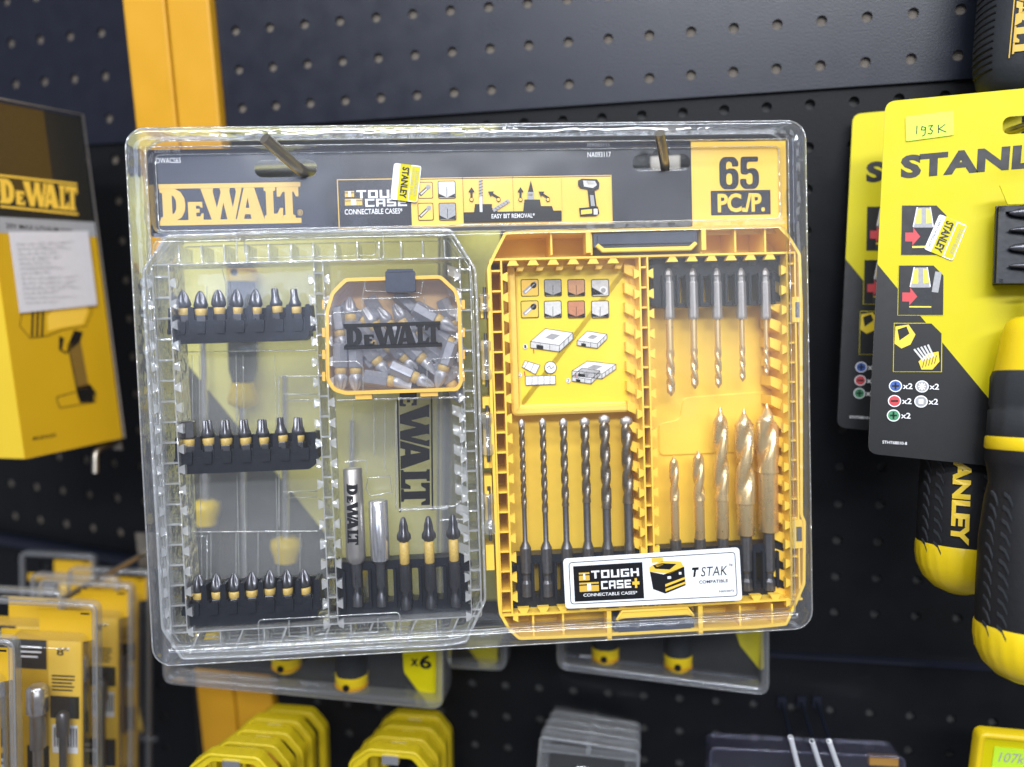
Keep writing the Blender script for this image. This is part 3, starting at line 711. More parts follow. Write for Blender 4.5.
p.poly([(522, 367), (525, 360.5), (540, 365), (535.5, 374.5)], 'ink_white'); p.rect(525, 376, 556, 384.5, 'ink_white', .5); p.disc(550.5, 367.5, 3.2, 'ink_white'); p.lift()
p.line([(522, 367), (525, 360.5), (540, 365), (535.5, 374.5)], .28, 'ink_black', True); p.line([(528, 362), (524.5, 368)], .2, 'ink_black'); p.line([(534, 363.6), (530.5, 371.5)], .2, 'ink_black')
p.outline(525, 376, 556, 384.5, .3, 'ink_black', .5)
for x in (532, 538, 544, 550): p.line([(x, 376), (x, 384.5)], .2, 'ink_black')
u, v = F.L(550.5, 367.5, p.h); n = 20; p.mb.add([(u+3.4*math.cos(2*PI*k/n), v+3.4*math.sin(2*PI*k/n), p.h) for k in range(n)] + [(u+3.05*math.cos(2*PI*k/n), v+3.05*math.sin(2*PI*k/n), p.h) for k in range(n)], [(k, (k+1)%n, n+(k+1)%n, n+k) for k in range(n)], p.mi('ink_black'))
p.line([(546.8, 368), (549.5, 365.8), (551, 369), (554, 366.5)], .25, 'ink_black')
for t_, x, y in (('1', 525.3, 346.5), ('2', 519.8, 375), ('3', 568.3, 380.5)): p.disc(x, y, 1.25, 'ink_white'); p.lift(); p.text(t_, (x-1, y-1.5, x+1, y+1.5), 'ink_black'); p.lift(-1)
for x, y in ((533.5, 351), (524.5, 373.5), (575.5, 375)): p.line([(x, y-2), (x+.4, y+2)], .5, 'ink_red')
p.build('instruction_print', tray)
# lower-right moulded bed (faint raised steps seen between the drill bits)
mb = MB(); q = F.rect(660, 399, 778, 452, 22); lp = roundpoly([(q[0], q[1]+14), (q[0]+12, q[1]+12), (q[0]+14, q[1]), (q[2], q[1]-2), (q[2], q[3]), (q[0], q[3])], 3, 3)
mb.rings([crv(lp, FLH), crv(lp, 26.5), crv(offs(lp, .5), 26.2)], 0, False, True, (False, True)); mb.build('moulded_step', MT['case_yellow'], tray)
# latches
for (xa, ya, xb, yb, top) in ((588, 232, 704, 249, True), (609, 612, 701, 634, False)):
    mb = MB(); u0, v0, u1, v1 = F.rect(xa, ya, xb, yb, 2.6)
    if top: mb.box((u0+3, v0+.5, 4.5), (u1-3, v1-2.2, 12)); mb.box((u0+5, v0+2, 3.4), (u1-5, v1-3.6, 4.6))
    else: mb.box((u0+3, v0+3, 4.5), (u1-3, v1-1, 12)); mb.box((u0+5, v0+5, 3.4), (u1-5, v1-2.4, 4.6))
    lt = mb.build('latch', MT['latch_black'], case)
    mb = MB()
    if top:
        lp = [(u0+5, v1-4), (u0+8, v1-1.6), (u1-8, v1-1.6), (u1-5, v1-4), (u1-4, v1-3), (u1-7, v1), (u0+7, v1), (u0+4, v1-3)]
    else:
        lp = [(u0+4, v0+4.5), (u0+7, v0), (u1-7, v0), (u1-4, v0+4.5), (u1-8, v0+3.6), (u0+8, v0+3.6)]
    mb.tube([(a, b, 2.4) for a, b in (lp[4:] if top else [lp[0], lp[1], lp[2], lp[3]])], .9, n=6); 
    vs, fs = fill([lp]); mb.add([(a, b, 2.0) for a, b in vs], fs); mb.add([(a, b, 5.0) for a, b in vs], [tuple(reversed(f)) for f in fs])
    for x in (u0, u1): mb.box((x-1.2, v0-.5, 2.6), (x+1.2, v1+.5, 11))
    mb.build('latch_frame', MT['case_yellow'], lt)

# --- clear lid
lidO = LL([(142,290),(142.5,269),(166.5,234.6),(235,232.5),(320,230.5),(400,229),(451,228.5),(476,268),(478,300),(484,520),(486.5,600),(467,643),(445,646.5),(330,652),(257,657),(181.6,660),(161,629),(155,520),(148,400)])
lidO = roundpoly(lidO, 1.6, 2)
mb = MB(); mb.ringwall(lidO, 1.3, TOPH, FLH, smooth=False); lp = offs(lidO, .4); mb.add(crv(lp, FLH), [tuple(range(len(lp)))], 1)
lid = mb.build('lid', [MT['lid_wall'], MT['lid_clear']], case)
mb = MB(); mb.tube(crv(offs(lidO, .6), TOPH), .6, closed=True, n=6); mb.tube(crv(offs(lidO, 2.4), TOPH+3.5), .4, closed=True, n=6)
mb.tube(crv(offs(lidO, 3.2), FLH-.6), .4, closed=True, n=6); mb.build('rim_bead', MT['lid_bead'], lid)
mb = MB()
vT2 = F.L(320, 262, 4)[1]; vB2 = F.L(320, 625, 4)[1]
lu0 = F.L(160, 400, 6)[0]; lu1 = F.L(176, 400, 6)[0]
lm0 = F.L(322, 450, 6)[0]; lm1 = F.L(331, 450, 6)[0]; lr0 = F.L(466, 450, 6)[0]; lr1 = F.L(476, 450, 6)[0]
ladder(mb, lu0, lu1, vT2, vB2, PIT, 5, FLH-.5, teeth=3, th=.6, fins=1); ladder(mb, lm0, lm1, vT2, vB2, PIT, 5, FLH-.5, teeth=3, th=.6)
ladder(mb, lr0, lr1, vT2, vB2, PIT, 5, FLH-.5, teeth=1, th=.6, fins=1)
mb.box((lu0, vT2-1, 5), (lr1, vT2-.3, FLH-.5)); mb.box((lu0, vB2, 5), (lr1, vB2+.7, FLH-.5))
k = 0; u = lu1+5
while u < lr0:
    mb.box((u-.35, vB2+1, 6), (u+.35, vB2+10, FLH-.6)) if k % 2 else mb.prism([(u, vB2+1), (u+.9, vB2+1), (u-4, vB2+12), (u-5, vB2+12)], 6, FLH-.6)
    mb.box((u-.35, vT2-10, 6), (u+.35, vT2-1.2, FLH-.6))
    u += 11; k += 1
mb.build('lattice', MT['lid_wall'], lid)
# pocket outlines and ribs moulded on the lid's floor
mb = MB()
def bead(pts, h, r=.38, closed=False): mb.tube([F.P(x, y, h) for x, y in pts], r, n=6, closed=closed)
def beadr(x0, y0, x1, y1, h, r=.38):
    q = F.rect(x0, y0, x1, y1, h); mb.tube(crv(rrect(*q, 2.0, 3), h), r, n=6, closed=True)
beadr(236, 232, 384, 259, 2.2); beadr(258, 620, 401, 645, 2.2)
beadr(244, 236, 376, 255, 12, .3)
bead([(289,620),(289,636),(311,637),(314,642),(345,641),(348,634),(378,632),(378,618)], 3.4, .5); bead([(319,634),(340,633),(340,638),(320,639),(319,634)], 3.4, .4)
for x in (207, 232, 254, 275, 296): bead([(x, 286), (x, 304)], 22, .25); bead([(x+4, 533), (x+4, 580)], 22, .3)
bead([(185,532),(318,531)], 22, .35); bead([(186,536),(207,536),(207,600)], 22, .3); bead([(184,268),(222,268),(226,285),(226,300)], 22, .3)
bead([(182,352),(320,350)], 20, .35); bead([(204,342),(204,352)], 20, .3)
bead([(280,376),(318,376)], 20, .3); bead([(279,376),(279,526)], 22, .4); bead([(284,394),(320,394),(320,400),(284,400)], 20, .35, True)
bead([(284,492),(317,491),(317,497),(283,498)], 20, .35, True)
for x in (192, 199, 236, 243, 275): bead([(x, 355), (x+1, 432)], 23, .25); bead([(x+1, 476), (x+3, 575)], 23, .25)
bead([(345,462),(366,460),(366,474)], 16, .4); bead([(368,478),(390,476),(392,492),(370,496),(366,488)], 16, .4, True)
bead([(396,402),(396,508),(455,506),(462,500),(462,404)], 12, .5); bead([(399,510),(448,508)], 8, .6)
bead([(440,520),(470,519)], 12, .5); bead([(337,400),(470,397)], 10, .6)
bead([(353,404),(353,450)], 22, .3); bead([(374,404),(374,456)], 22, .3); bead([(385,404),(385,470)], 22, .3)
mb.build('moulded_ribs', MT['lid_bead'], lid)
p = Print(F, 14, ['ink_black'])
p.logo(((429, 362), (430, 505), (401, 506), (399, 362)), 'ink_black', rot=0)
p.line([(397.5, 398), (400, 512)], .9, 'ink_black'); p.line([(431.5, 396), (432.5, 510)], .9, 'ink_black')
p.build('lid_print', lid)

# --- hinge between lid and tray: yellow leaf blocks with clear knuckles
mb = MB()
for ya, yb in ((296, 318), (341, 384), (397, 408), (430, 468), (476, 520), (545, 570)):
    x = 482 + (ya-290)*.022
    ub(mb, x-2, ya, x+7, yb, 6, 20)
for ya, yb in ((412, 418), (463, 468), (491, 497)): ub(mb, 486, ya, 489, yb, 4, 10)
hg = mb.build('hinge', MT['case_yellow'], case)
for ya, yb in ((294, 312), (340, 380), (412, 455), (493, 534)):
    x = 484.5 + (ya-290)*.022; mb = MB(); a = F.P(x, ya, 5); b = F.P(x, yb, 5)
    L_ = b[1]-a[1]
    mb.lathe([(0, 2.6), (.6, 3.4), (L_*.25, 3.4), (L_*.27, 2.7), (L_*.73, 2.7), (L_*.75, 3.4), (L_-.6, 3.4), (L_, 2.6)], 0, 12, a); mb.build('knuckle', MT['lid_bead'], hg)
    mb = MB(); mb.tube([(a[0], a[1]-3.5, 5), (a[0], b[1]+3.5, 5)], .9, n=8); mb.build('pin', MT['bit_steel'], hg)

# --- bit racks (black clip bars)
def finger_rack(x0, y0, x1, y1, n, label, frac=.42, bh=(9, 22)):
    u0, v0, u1, v1 = F.rect(x0, y0, x1, y1, bh[0]); t = thing('bit_rack', label, 'bit rack', F, ((u0+u1)/2, v1, bh[1]), 'black clip racks in the case')
    mb = MB(); vb = v0 + (v1-v0)*(1-frac)
    mb.prism(roundpoly([(u0, vb), (u0-2, vb), (u0-2, vb+3), (u0, vb+3), (u0, v1-2), (u0+3, v1), (u1-3, v1), (u1, v1-2), (u1, vb+3), (u1+2, vb+3), (u1+2, vb), (u1, vb)], .4, 1), bh[0], bh[1])
    mb.box((u0, v0+1.2, bh[1]-3), (u1, vb+.3, bh[1]))
    mb.build('base_bar', MT['rack_black'], t)
    pit = (u1-u0)/n; cs = [u0 + pit*(i+.5) for i in range(n)]
    mb = MB()
    for i in range(n+1):
        c = u0 + pit*i; w = 1.2
        mb.prism(roundpoly([(c-w, v0+.3), (c+w, v0+.3), (c+w+.5, vb+.4), (c-w-.5, vb+.4)], .6, 2), bh[0]+.6, bh[1]-1)
    for c in cs: mb.prism([(c-3.4, vb-4), (c-2.2, vb-4), (c-2.2, vb+.3), (c-3.4, vb+.3)], bh[0]+.3, bh[0]+3); mb.prism([(c+2.2, vb-4), (c+3.4, vb-4), (c+3.4, vb+.3), (c+2.2, vb+.3)], bh[0]+.3, bh[0]+3)
    for c in cs: mb.prism(roundpoly([(c-2.5, vb-3.2), (c+2.5, vb-3.2), (c+2.2, vb+3), (c-2.2, vb+3)], .6, 2), bh[0]-1.2, bh[0]+.2)
    mb.build('clip_fingers', MT['rack_black'], t)
    return cs, v0, v1, vb
def cross(k, amp, ph=0): return lambda t, y: 1 - amp*(.5 - .5*math.cos(k*(t+ph)))
def make_bit(kind, M, label, group):
    """25 mm insert bit, tip up at v=0; parts shank, band and tip"""
    o = bpy.data.objects.new('screw_bit', None); sc.collection.objects.link(o); o.matrix_world = M; BASE[o] = (0,0,0); tag(o, label, 'screw bit', group)
    hexf = lambda t, y: .94/max(math.cos(((t + PI/6) % (PI/3)) - PI/6), .5)
    MB().lathe([(12.6, 3.1), (13, 3.3), (24.3, 3.3), (25, 2.7)], 0, 24, fn=hexf, smooth=False).build('shank', MT['bit_dark'], o)
    MB().lathe([(9.2, 2.3), (9.6, 2.75), (11.6, 2.75), (12.6, 2.5)], 0, 20).build('band', MT['bit_band'], o)
    mb = MB()
    if kind == 'cross':
        mb.lathe([(0, .5), (.6, 1.2), (3, 2.5), (5.5, 3.2), (7.6, 3.25), (9.0, 2.5), (9.3, 2.3)], 0, 32, fn=lambda t, y: 1 - .62*max(0, min(1, (7.5-y)/2.5))*(1-abs(math.cos(2*t)))**.8)
    elif kind == 'thin':
        mb.lathe([(0, 1.3), (.4, 1.6), (3.2, 1.7), (5.5, 2.0), (7.6, 2.9), (9.0, 2.6), (9.3, 2.3)], 0, 24, fn=lambda t, y: 1 - .3*max(0, min(1, (4-y)/2))*(.5-.5*math.cos(6*t)))
    elif kind == 'torx':
        mb.lathe([(0, 1.6), (.5, 2.1), (4.5, 2.4), (6.5, 3.0), (8.2, 3.0), (9.2, 2.3)], 0, 36, fn=lambda t, y: 1 - .34*max(0, min(1, (7-y)/3))*(.5-.5*math.cos(6*t)))
    elif kind == 'hex':
        mb.lathe([(0, 2.5), (.4, 2.9), (8.2, 2.95), (9.2, 2.3)], 0, 24, fn=hexf, smooth=False)
    else:
        r = []
        for y, w, th in ((0, 2.6, .5), (3.5, 2.7, 1.1), (6.5, 2.9, 2.2), (8.5, 2.6, 2.6), (9.3, 2.3, 2.3)): r.append([(w*math.cos(2*PI*k/20), y, th*math.sin(2*PI*k/20)) for k in range(20)])
        mb.rings(r)
    mb.build('tip', MT['bit_steel'], o)
    return o
PROTO = {}
ORD = ['first', 'second', 'third', 'fourth', 'fifth', 'sixth', 'seventh']
def put_bit(kind, M, label, group, pile=False):
    key = (kind, pile)
    if key not in PROTO:
        o = PROTO[key] = make_bit(kind, M, label, group)
        if pile:
            for c in o.children:
                if c.name.startswith('tip'): c.data.materials[0] = MT['pile_steel_lit']
                if c.name.startswith('shank'): c.data.materials[0] = MT['pile_shank']
        return o
    return dup(PROTO[key], M, label, group)
def bit_row(box, tips_y, kinds, rowname, h=13.5, xs=None):
    cs, v0, v1, vb = finger_rack(*box)
    for i, (kd, c) in enumerate(zip(kinds, cs)):
        cc = F.L(xs[i], (box[1]+box[3])/2, h)[0] if xs else c
        vt = F.L(box[0]+20, tips_y[i] if isinstance(tips_y, list) else tips_y, h)[1]
        M = F.M @ Matrix.Translation(Vector((cc, vt, h))*.001) @ Matrix.Rotation(random.uniform(0, .6), 4, 'Y') @ Matrix.Rotation(random.uniform(-.06, .06), 4, 'Z') @ Matrix.Rotation(random.uniform(-.0, .035), 4, 'X') @ Matrix.Translation((0, random.uniform(-.0005, .0005), 0)) @ Matrix.Diagonal((1.14, 1.0, 1.14, 1))
        look = {'cross': 'pointed cross tip', 'thin': 'thin necked tip', 'torx': 'flared star tip', 'hex': 'straight hexagonal tip', 'flat': 'flat tip'}[kd]
        put_bit(kd, M, 'grey screw bit with %s, %s from the left in the %s rack' % (look, ORD[i], rowname), 'bits standing in the clip racks')
bit_row((170, 307, 309, 340, 7, 'black clip rack holding seven bits at the top of the clear lid'), [291]*7, ['cross']*5 + ['thin']*2, 'top black', xs=[184,201.5,219.5,238,257,276,295])
bit_row((177, 437, 315, 469, 7, 'black clip rack holding seven bits across the middle of the clear lid'), [421]*7, ['hex', 'torx', 'torx', 'torx', 'torx', 'thin', 'torx'], 'middle black', xs=[190,208.5,226.5,245,263.5,281.5,299.5])
bit_row((184, 586, 318, 620, 7, 'black clip rack holding seven bits at the bottom of the clear lid'), [574]*7, ['cross']*7, 'bottom black', xs=[199.5,217.5,235,253,271,288,304.5])

# rack for the five long tools
def slot_rack(x0, y0, x1, y1, cxs, label, flip=False, bh=(13, 23), frac=.3, gap=2.1, topb=.12):
    u0, v0, u1, v1 = F.rect(x0, y0, x1, y1, bh[0]); t = thing('bit_rack', label, 'bit rack', F, ((u0+u1)/2, v1, bh[1]), 'black clip racks in the case')
    va, vb = v0 + (v1-v0)*topb, v1 - (v1-v0)*frac
    if flip: va, vb = v0 + (v1-v0)*frac, v1 - (v1-v0)*topb
    mb = MB()
    e = 2.2
    lp = [(u0, v0), (u1, v0), (u1, v0+4), (u1+e, v0+5), (u1+e, v0+8), (u1, v0+8), (u1, v1-6), (u1+e, v1-6), (u1+e, v1-3), (u1-2, v1), (u0+2, v1), (u0-e, v1-3), (u0-e, v1-6), (u0, v1-6), (u0, v0+8), (u0-e, v0+8), (u0-e, v0+5), (u0, v0+4)]
    us = [F.L(x, (y0+y1)/2, bh[0])[0] for x in cxs]; holes = []
    mids = [(a+b)/2 for a, b in zip(us, us[1:])] + ([] if len(us) < 2 else [us[0]-(us[1]-us[0])/2, us[-1]+(us[-1]-us[-2])/2])
    for m_ in mids:
        if u0+3 < m_-gap and m_+gap < u1-3: holes.append(rrect(m_-gap, va+1, m_+gap, vb, 1, 2))
    vs, fs = fill([lp] + holes)
    mb.add([(a, b, bh[0]) for a, b in vs], fs); mb.add([(a, b, bh[1]) for a, b in vs], [tuple(reversed(f)) for f in fs])
    for lq in [lp] + holes:
        n = len(lq); mb.add(crv(lq, bh[0]) + crv(lq, bh[1]), [(i, n+i, n+(i+1)%n, (i+1)%n) for i in range(n)])
    mb.build('base_bar', MT['rack_black'], t)
    mb = MB()
    for c in us:
        for s_ in (-1, 1):
            mb.prism(roundpoly([(c+s_*3.2, va), (c+s_*4.6, va), (c+s_*4.6, vb+2), (c+s_*3.2, vb+2)], .4, 1), bh[0]-3, bh[0]+.2)
    mb.build('clip_fingers', MT['rack_black'], t)
slot_rack(334, 563, 469, 615, [352.5, 378, 403, 428, 452.5], 'black clip rack holding five long driver tools in the clear lid')

def long_tool(name, label, cat, x, ytop, parts, h=12):
    u, v = F.L(x, ytop, h); t = thing(name, label, cat, F, (u, v, h)); 
    for nm, prof, mt, n, fn in parts:
        mb = MB(); mb.lathe([((F.L(x, y, h)[1]-v), r) for y, r in prof], 0, n, (u, v, h), fn); mb.build(nm, MT[mt], t)
    return t, u, v
hexf2 = lambda t, y: .94/max(math.cos(((t + PI/6) % (PI/3)) - PI/6), .5)
t, u, v = long_tool('bit_holder', 'thick matt grey bit holder with black vertical lettering, leftmost of five long tools', 'bit holder', 352.5, 468, [
    ('sleeve', [(468,4.2),(469,4.9),(556,5.1),(560,5.0),(563,3.6)], 'satin_metal', 24, None), ('shank', [(563,3.0),(585,3.0),(588,2.2),(593,2.2),(596,3.0),(606,3.0)], 'bit_steel', 18, hexf2)])
p = Print(F, 6.7, ['ink_black']); p.logo(((357.5, 484), (358.5, 545), (347.5, 545), (346.5, 484)), 'ink_black'); p.build('lettering', t)
long_tool('magnetic_sleeve', 'short shiny chrome magnetic bit sleeve beside the lettered bit holder', 'bit holder', 378, 500, [
    ('sleeve', [(500,4.4),(501,5.0),(558,5.0),(560,4.6)], 'chrome', 28, None), ('collar', [(560,3.6),(563.5,3.6)], 'bit_dark', 20, None), ('shank', [(563.5,2.8),(585,2.8),(588,2.0),(593,2.0),(596,2.9),(606,2.9)], 'bit_steel', 18, hexf2)])
crf = lambda t, y: 1 - .42*(1-abs(math.cos(2*t)))
for i, (x, yt, lab) in enumerate(((403, 517, 'leftmost of the three yellow stemmed ones'), (428, 516, 'middle of the three yellow stemmed ones'), (452.5, 514, 'rightmost of the three, near the hinge'))):
    long_tool('impact_bit', 'long impact driver bit with yellow stem, ' + lab, 'screw bit', x, yt, [
        ('tip', [(yt,.6),(yt+2,1.4),(yt+9,2.3),(yt+14,2.5),(yt+18,3.7),(yt+22,3.7),(yt+25,2.2)], 'bit_steel', 24, crf), ('stem', [(yt+25,2.0),(yt+26,2.6),(yt+46,2.6),(yt+47,2.2)], 'bit_band', 18, None),
        ('shank', [(yt+47,3.3),(yt+72,3.4),(yt+75,2.2),(yt+80,2.0),(yt+84,3.0),(yt+92,3.0)], 'bit_dark', 18, hexf2)])

# --- drill bits
def twist(mb, v0, v1, R, pitch, tipdn=False, org=(0,0,0), depth=.42, point='cone', mi=0, flare=1.0):
    N = max(24, int(abs(v1-v0)/pitch*14)); n = 20; rr = []
    for k in range(N+1):
        y = v0 + (v1-v0)*k/N; a = 2*PI*(y-v0)/pitch; row = []
        s_ = 1.0
        if abs(y-v0) < R*.9: s_ = .25 + .75*abs(y-v0)/(R*.9)
        runout = min(1, abs(v1-y)/(R*2.2))
        for j in range(n):
            t = 2*PI*j/n; c = math.cos(2*(t+a)); d = depth*runout*c**1.15 if c > 0 else 0
            r = R*s_*(1-d); row.append((org[0]+r*math.cos(t), org[1]+y, org[2]+r*math.sin(t)))
        rr.append(row)
    mb.rings(rr, mi)
slot_rack(516, 556, 650, 608, [525.5, 548, 569.5, 590.5, 609.5, 628.5], 'black rack holding six masonry drill bits in the yellow tray, lower left')
slot_rack(655, 549, 787, 599, [676, 699, 722, 746, 769], 'black rack holding five brass drill bits in the yellow tray, lower right')
slot_rack(653, 257, 786, 304, [669.5, 693, 717.5, 741, 764.5], 'black rack holding five brass drill bits point down at the top right of the tray', flip=True, frac=.36, gap=3.0, topb=.08, bh=(12, 22))
for i, (x, yt, yf, ys, R_) in enumerate(((521.7,419.5,508,541,1.25),(542.6,418.5,512,541,1.4),(563.2,418.5,506,541,1.65),(584.5,417.5,502,541,2.0),(604.2,415,508,541,2.3),(626.2,416.5,503,542,2.55))):
    h = 13; u, v = F.L(x+1.6, 480, h); v = F.L(x, yt, h)[1]
    t = thing('masonry_drill_bit', 'dark masonry drill bit with hex shank, %s one, %s from left of six' % (['thinnest', 'thin', 'medium', 'fairly thick', 'thick', 'thickest'][i], ORD[i]), 'drill bit', F, (u, v, h), 'six masonry drill bits in the yellow tray')
    Y = lambda y: F.L(x, y, h)[1]-v
    mb = MB(); R_ *= 1.22; twist(mb, 2.2, Y(yf), R_, R_*8.2, org=(u, v, h), depth=.46); mb.build('flute', MT['masonry_steel'], t)
    mb = MB(); mb.lathe([(-.2, R_*.25), (1.0, R_*1.05), (3.4, R_*1.12), (4.2, R_*.9)], 0, 16, (u, v, h), lambda t_, y: 1-.45*abs(math.sin(t_))**2); mb.build('carbide_tip', MT['carbide'], t)
    mb = MB(); mb.lathe([(Y(yf)-1, R_*.8), (Y(ys), R_*.8), (Y(ys+7), 3.1)], 0, 18, (u, v, h)); mb.lathe([(Y(ys+7), 3.1), (Y(572), 3.2), (Y(575), 2.2), (Y(580), 2.2), (Y(583), 3.1), (Y(596), 3.1)], 0, 18, (u, v, h), hexf2, smooth=False); mb.build('shank', MT['shank_steel'], t)
for i, (x, yt, yf, ye, R_) in enumerate(((673,457,500,540,2.25),(697.5,451,500,539,2.8),(720.3,411.5,500,538,3.6),(743.8,413.5,503,535,4.7),(766.8,408,472,531.5,5.5))):
    h = 13.5; R_ *= 1.1; v = F.L(x, yt, h)[1]; u = F.L(x+1.2, 480, h)[0]
    t = thing('brass_drill_bit', 'brass drill bit standing point up, %s from the left, %s of five' % (ORD[i], ['thinnest', 'thin', 'medium', 'thick', 'thickest'][i]), 'drill bit', F, (u, v, h), 'brass drill bits pointing up')
    Y = lambda y: F.L(x, y, h)[1]-v
    mb = MB(); twist(mb, 0, Y(yf), R_, R_*(9.5 if i > 2 else 11), org=(u, v, h), depth=.52)
    mb.lathe([(Y(yf)-2, R_*.88), (Y(ye)-.5, R_*.88), (Y(ye), R_*.8)], 0, 20, (u, v, h)); mb.build('flute', MT['brass_steel'], t)
    mb = MB(); mb.lathe([(Y(ye), 3.1), (Y(570), 3.1), (Y(573), 2.1), (Y(578), 2.1), (Y(581), 3.1), (Y(590), 3.1)], 0, 18, (u, v, h), hexf2, smooth=False); mb.build('shank', MT['shank_steel'], t)
    if i > 1:
        mb = MB(); mb.lathe([(-2.6, .3), (-1.6, .9), (.3, 1.2)], 0, 10, (u, v, h)); mb.build('pilot_point', MT['brass_steel'], t)
for i, (x0, x1, yt, R_) in enumerate(((668.5,670.8,396,2.3),(692.6,694.8,389,2.05),(717.1,718,388,1.85),(740.8,742.8,381.5,1.6),(764.6,767.4,375.5,1.35))):
    h = 12.5; u = F.L((x0+x1)/2, 330, h)[0]; v = F.L(x1, yt, h)[1]
    t = thing('brass_drill_bit', 'slim brass drill bit pointing down, %s from the left, %s' % (ORD[i], ['longest', 'second longest', 'middle one', 'second shortest', 'shortest'][i]), 'drill bit', F, (u, v, h), 'brass drill bits pointing down')
    Y = lambda y: F.L(x0, y, h)[1]-v
    mb = MB(); twist(mb, 0, Y(350+i*-1.5), R_, -R_*8, org=(u, v, h)); mb.lathe([(Y(350)+1, R_*.85), (Y(316), R_*.85)], 0, 16, (u, v, h)); mb.build('flute', MT['brass_steel'], t)
    mb = MB(); mb.lathe([(Y(319), 2.6), (Y(317), 2.8), (Y(283), 2.6), (Y(281), 2.0), (Y(277), 2.0), (Y(275), 2.3), (Y(271), 1.7), (Y(268), .8)], 0, 18, (u, v, h), hexf2, smooth=False); mb.build('shank', MT['carbide'], t)

# --- small amber box of loose bits clipped in the lid
amb = LL([(331,292),(345,278),(441,275),(457,290),(461,305),(463,383),(458,391),(345,395),(333,391),(326,380),(325,312)], 5)
amb = roundpoly(amb, 1.6, 2)
box = thing('small_bit_box', 'small amber clear box full of loose bits with black lettering and a dark latch', 'box', F, (F.L(394, 392, 5)[0], F.L(394, 392, 5)[1], 24))
mb = MB(); mb.ringwall(amb, 1.8, 5, 24); mb.prism(offs(amb, .5), 23, 24.6, 1)
for ya in (300, 328, 350, 372):
    for x_ in (323.5, 463): ub(mb, x_-1.5, ya, x_+2, ya+9, 6, 10)
ub(mb, 355, 391.5, 372, 399, 6, 12); ub(mb, 420, 389.5, 438, 396, 6, 12); mb.build('frame', [MT['amber_frame'], MT['amber_back']], box)
mb = MB(); mb.add(crv(offs(amb, 1), 5.6), [tuple(range(len(amb)))]); mb.build('cover', MT['amber_clear'], box)
mb = MB()
for pts in ([(333,313),(362,311),(362,300),(366,277)], [(424,297),(424,304),(430,311),(460,309)], [(364,277),(366,291),(421,293),(424,276)], [(329,362),(356,361),(363,367),(363,391)], [(427,389),(427,364),(432,359),(462,357)], [(362,299),(420,297)]):
    mb.tube([F.P(x, y, 5.3) for x, y in pts], .3, n=6)
mb.build('moulded_lines', MT['lid_bead'], box)
mb = MB(); q = F.rect(385, 271, 415.5, 291.5, 3.4); mb.prism(rrect(*q, 1.0, 3), 3.4, 12); mb.box((q[0]+1, q[1]-.8, 3.0), (q[2]-1, q[1]+.6, 6)); mb.build('latch', MT['latch_black'], box)
p = Print(F, 5.45, ['ink_black']); p.rect(343.2, 324, 440.5, 325, 'ink_black'); p.rect(343.8, 345.6, 442, 346.6, 'ink_black'); p.logo((344.5, 327, 440.5, 343.7), 'ink_black'); p.build('lettering', box)
pile = [((340,345),(341,390),'upright at the far left'), ((355,345),(356,390),'upright beside the far left one'), ((364,377),(411,384),'lying flat along the bottom'), ((390,366),(434,386),'lying near the bottom centre'),
 ((364,345),(386,372),'leaning at the lower left'), ((452,342),(437,388),'standing by the right wall'), ((415,307),(456,330),'lying across the top right'), ((402,340),(436,372),'slanting behind the lettering on the right'),
 ((352,338),(350,303),'standing at the top left'), ((385,342),(368,315),'leaning in the upper middle left'), ((400,340),(383,315),'leaning in the upper middle'), ((414,342),(396,308),'leaning just left of the top right one'),
 ((372,360),(398,340),'behind the middle of the lettering'), ((393,345),(412,366),'under the centre of the lettering'), ((438,333),(457,347),'tucked under the top right one'), ((428,350),(452,366),'low at the right'),
 ((444,372),(456,392),'in the bottom right corner'), ((404,318),(428,345),'beneath the letter row right of centre'), ((362,330),(382,352),'beneath the first letters'), ((420,320),(448,338),'beneath the last letters'),
 ((338,318),(341,342),'against the left wall at mid height'), ((350,312),(372,326),'crossing at the upper left'), ((374,306),(388,330),'between the two upper middle ones'), ((410,352),(424,376),'dropping between the lower centre bits'), ((366,336),(396,348),'level behind the letter D'), ((404,300),(424,318),'highest in the upper centre'), ((446,308),(458,334),'leaning on the upper right wall')]
for i, ((xa, ya), (xb, yb), lab) in enumerate(pile):
    h = (11, 11, 9.5, 9.2, 12.5, 9.6, 9.6, 12.8, 17, 17, 17.5, 16.5, 16, 15.5, 14, 16.5, 14, 18, 19, 18.5, 17, 19.5, 20, 18, 20, 20.5, 18.5)[i]
    a = Vector(F.P(xa, ya, h)); b = Vector(F.P(xb, yb, h)); d = (b-a).normalized()
    mid = (a+b)/2; start = mid + d*12.5
    # tip of a bit is at v=0 growing to +v: aim the tip at b
    y = -d; x = y.cross(Vector((0,0,1))).normalized(); z = x.cross(y)
    Rm = Matrix((x, y, z)).transposed().to_4x4() @ Matrix.Rotation(random.uniform(0, 1), 4, 'Y') @ Matrix.Diagonal((1.12, 1, 1.12, 1))
    M = F.M @ Matrix.Translation(start*.001) @ Rm
    put_bit(['cross', 'cross', 'flat', 'cross', 'torx'][i % 5], M, 'loose grey yellow-banded bit %s of the amber box' % lab, 'loose bits in the amber box', True)

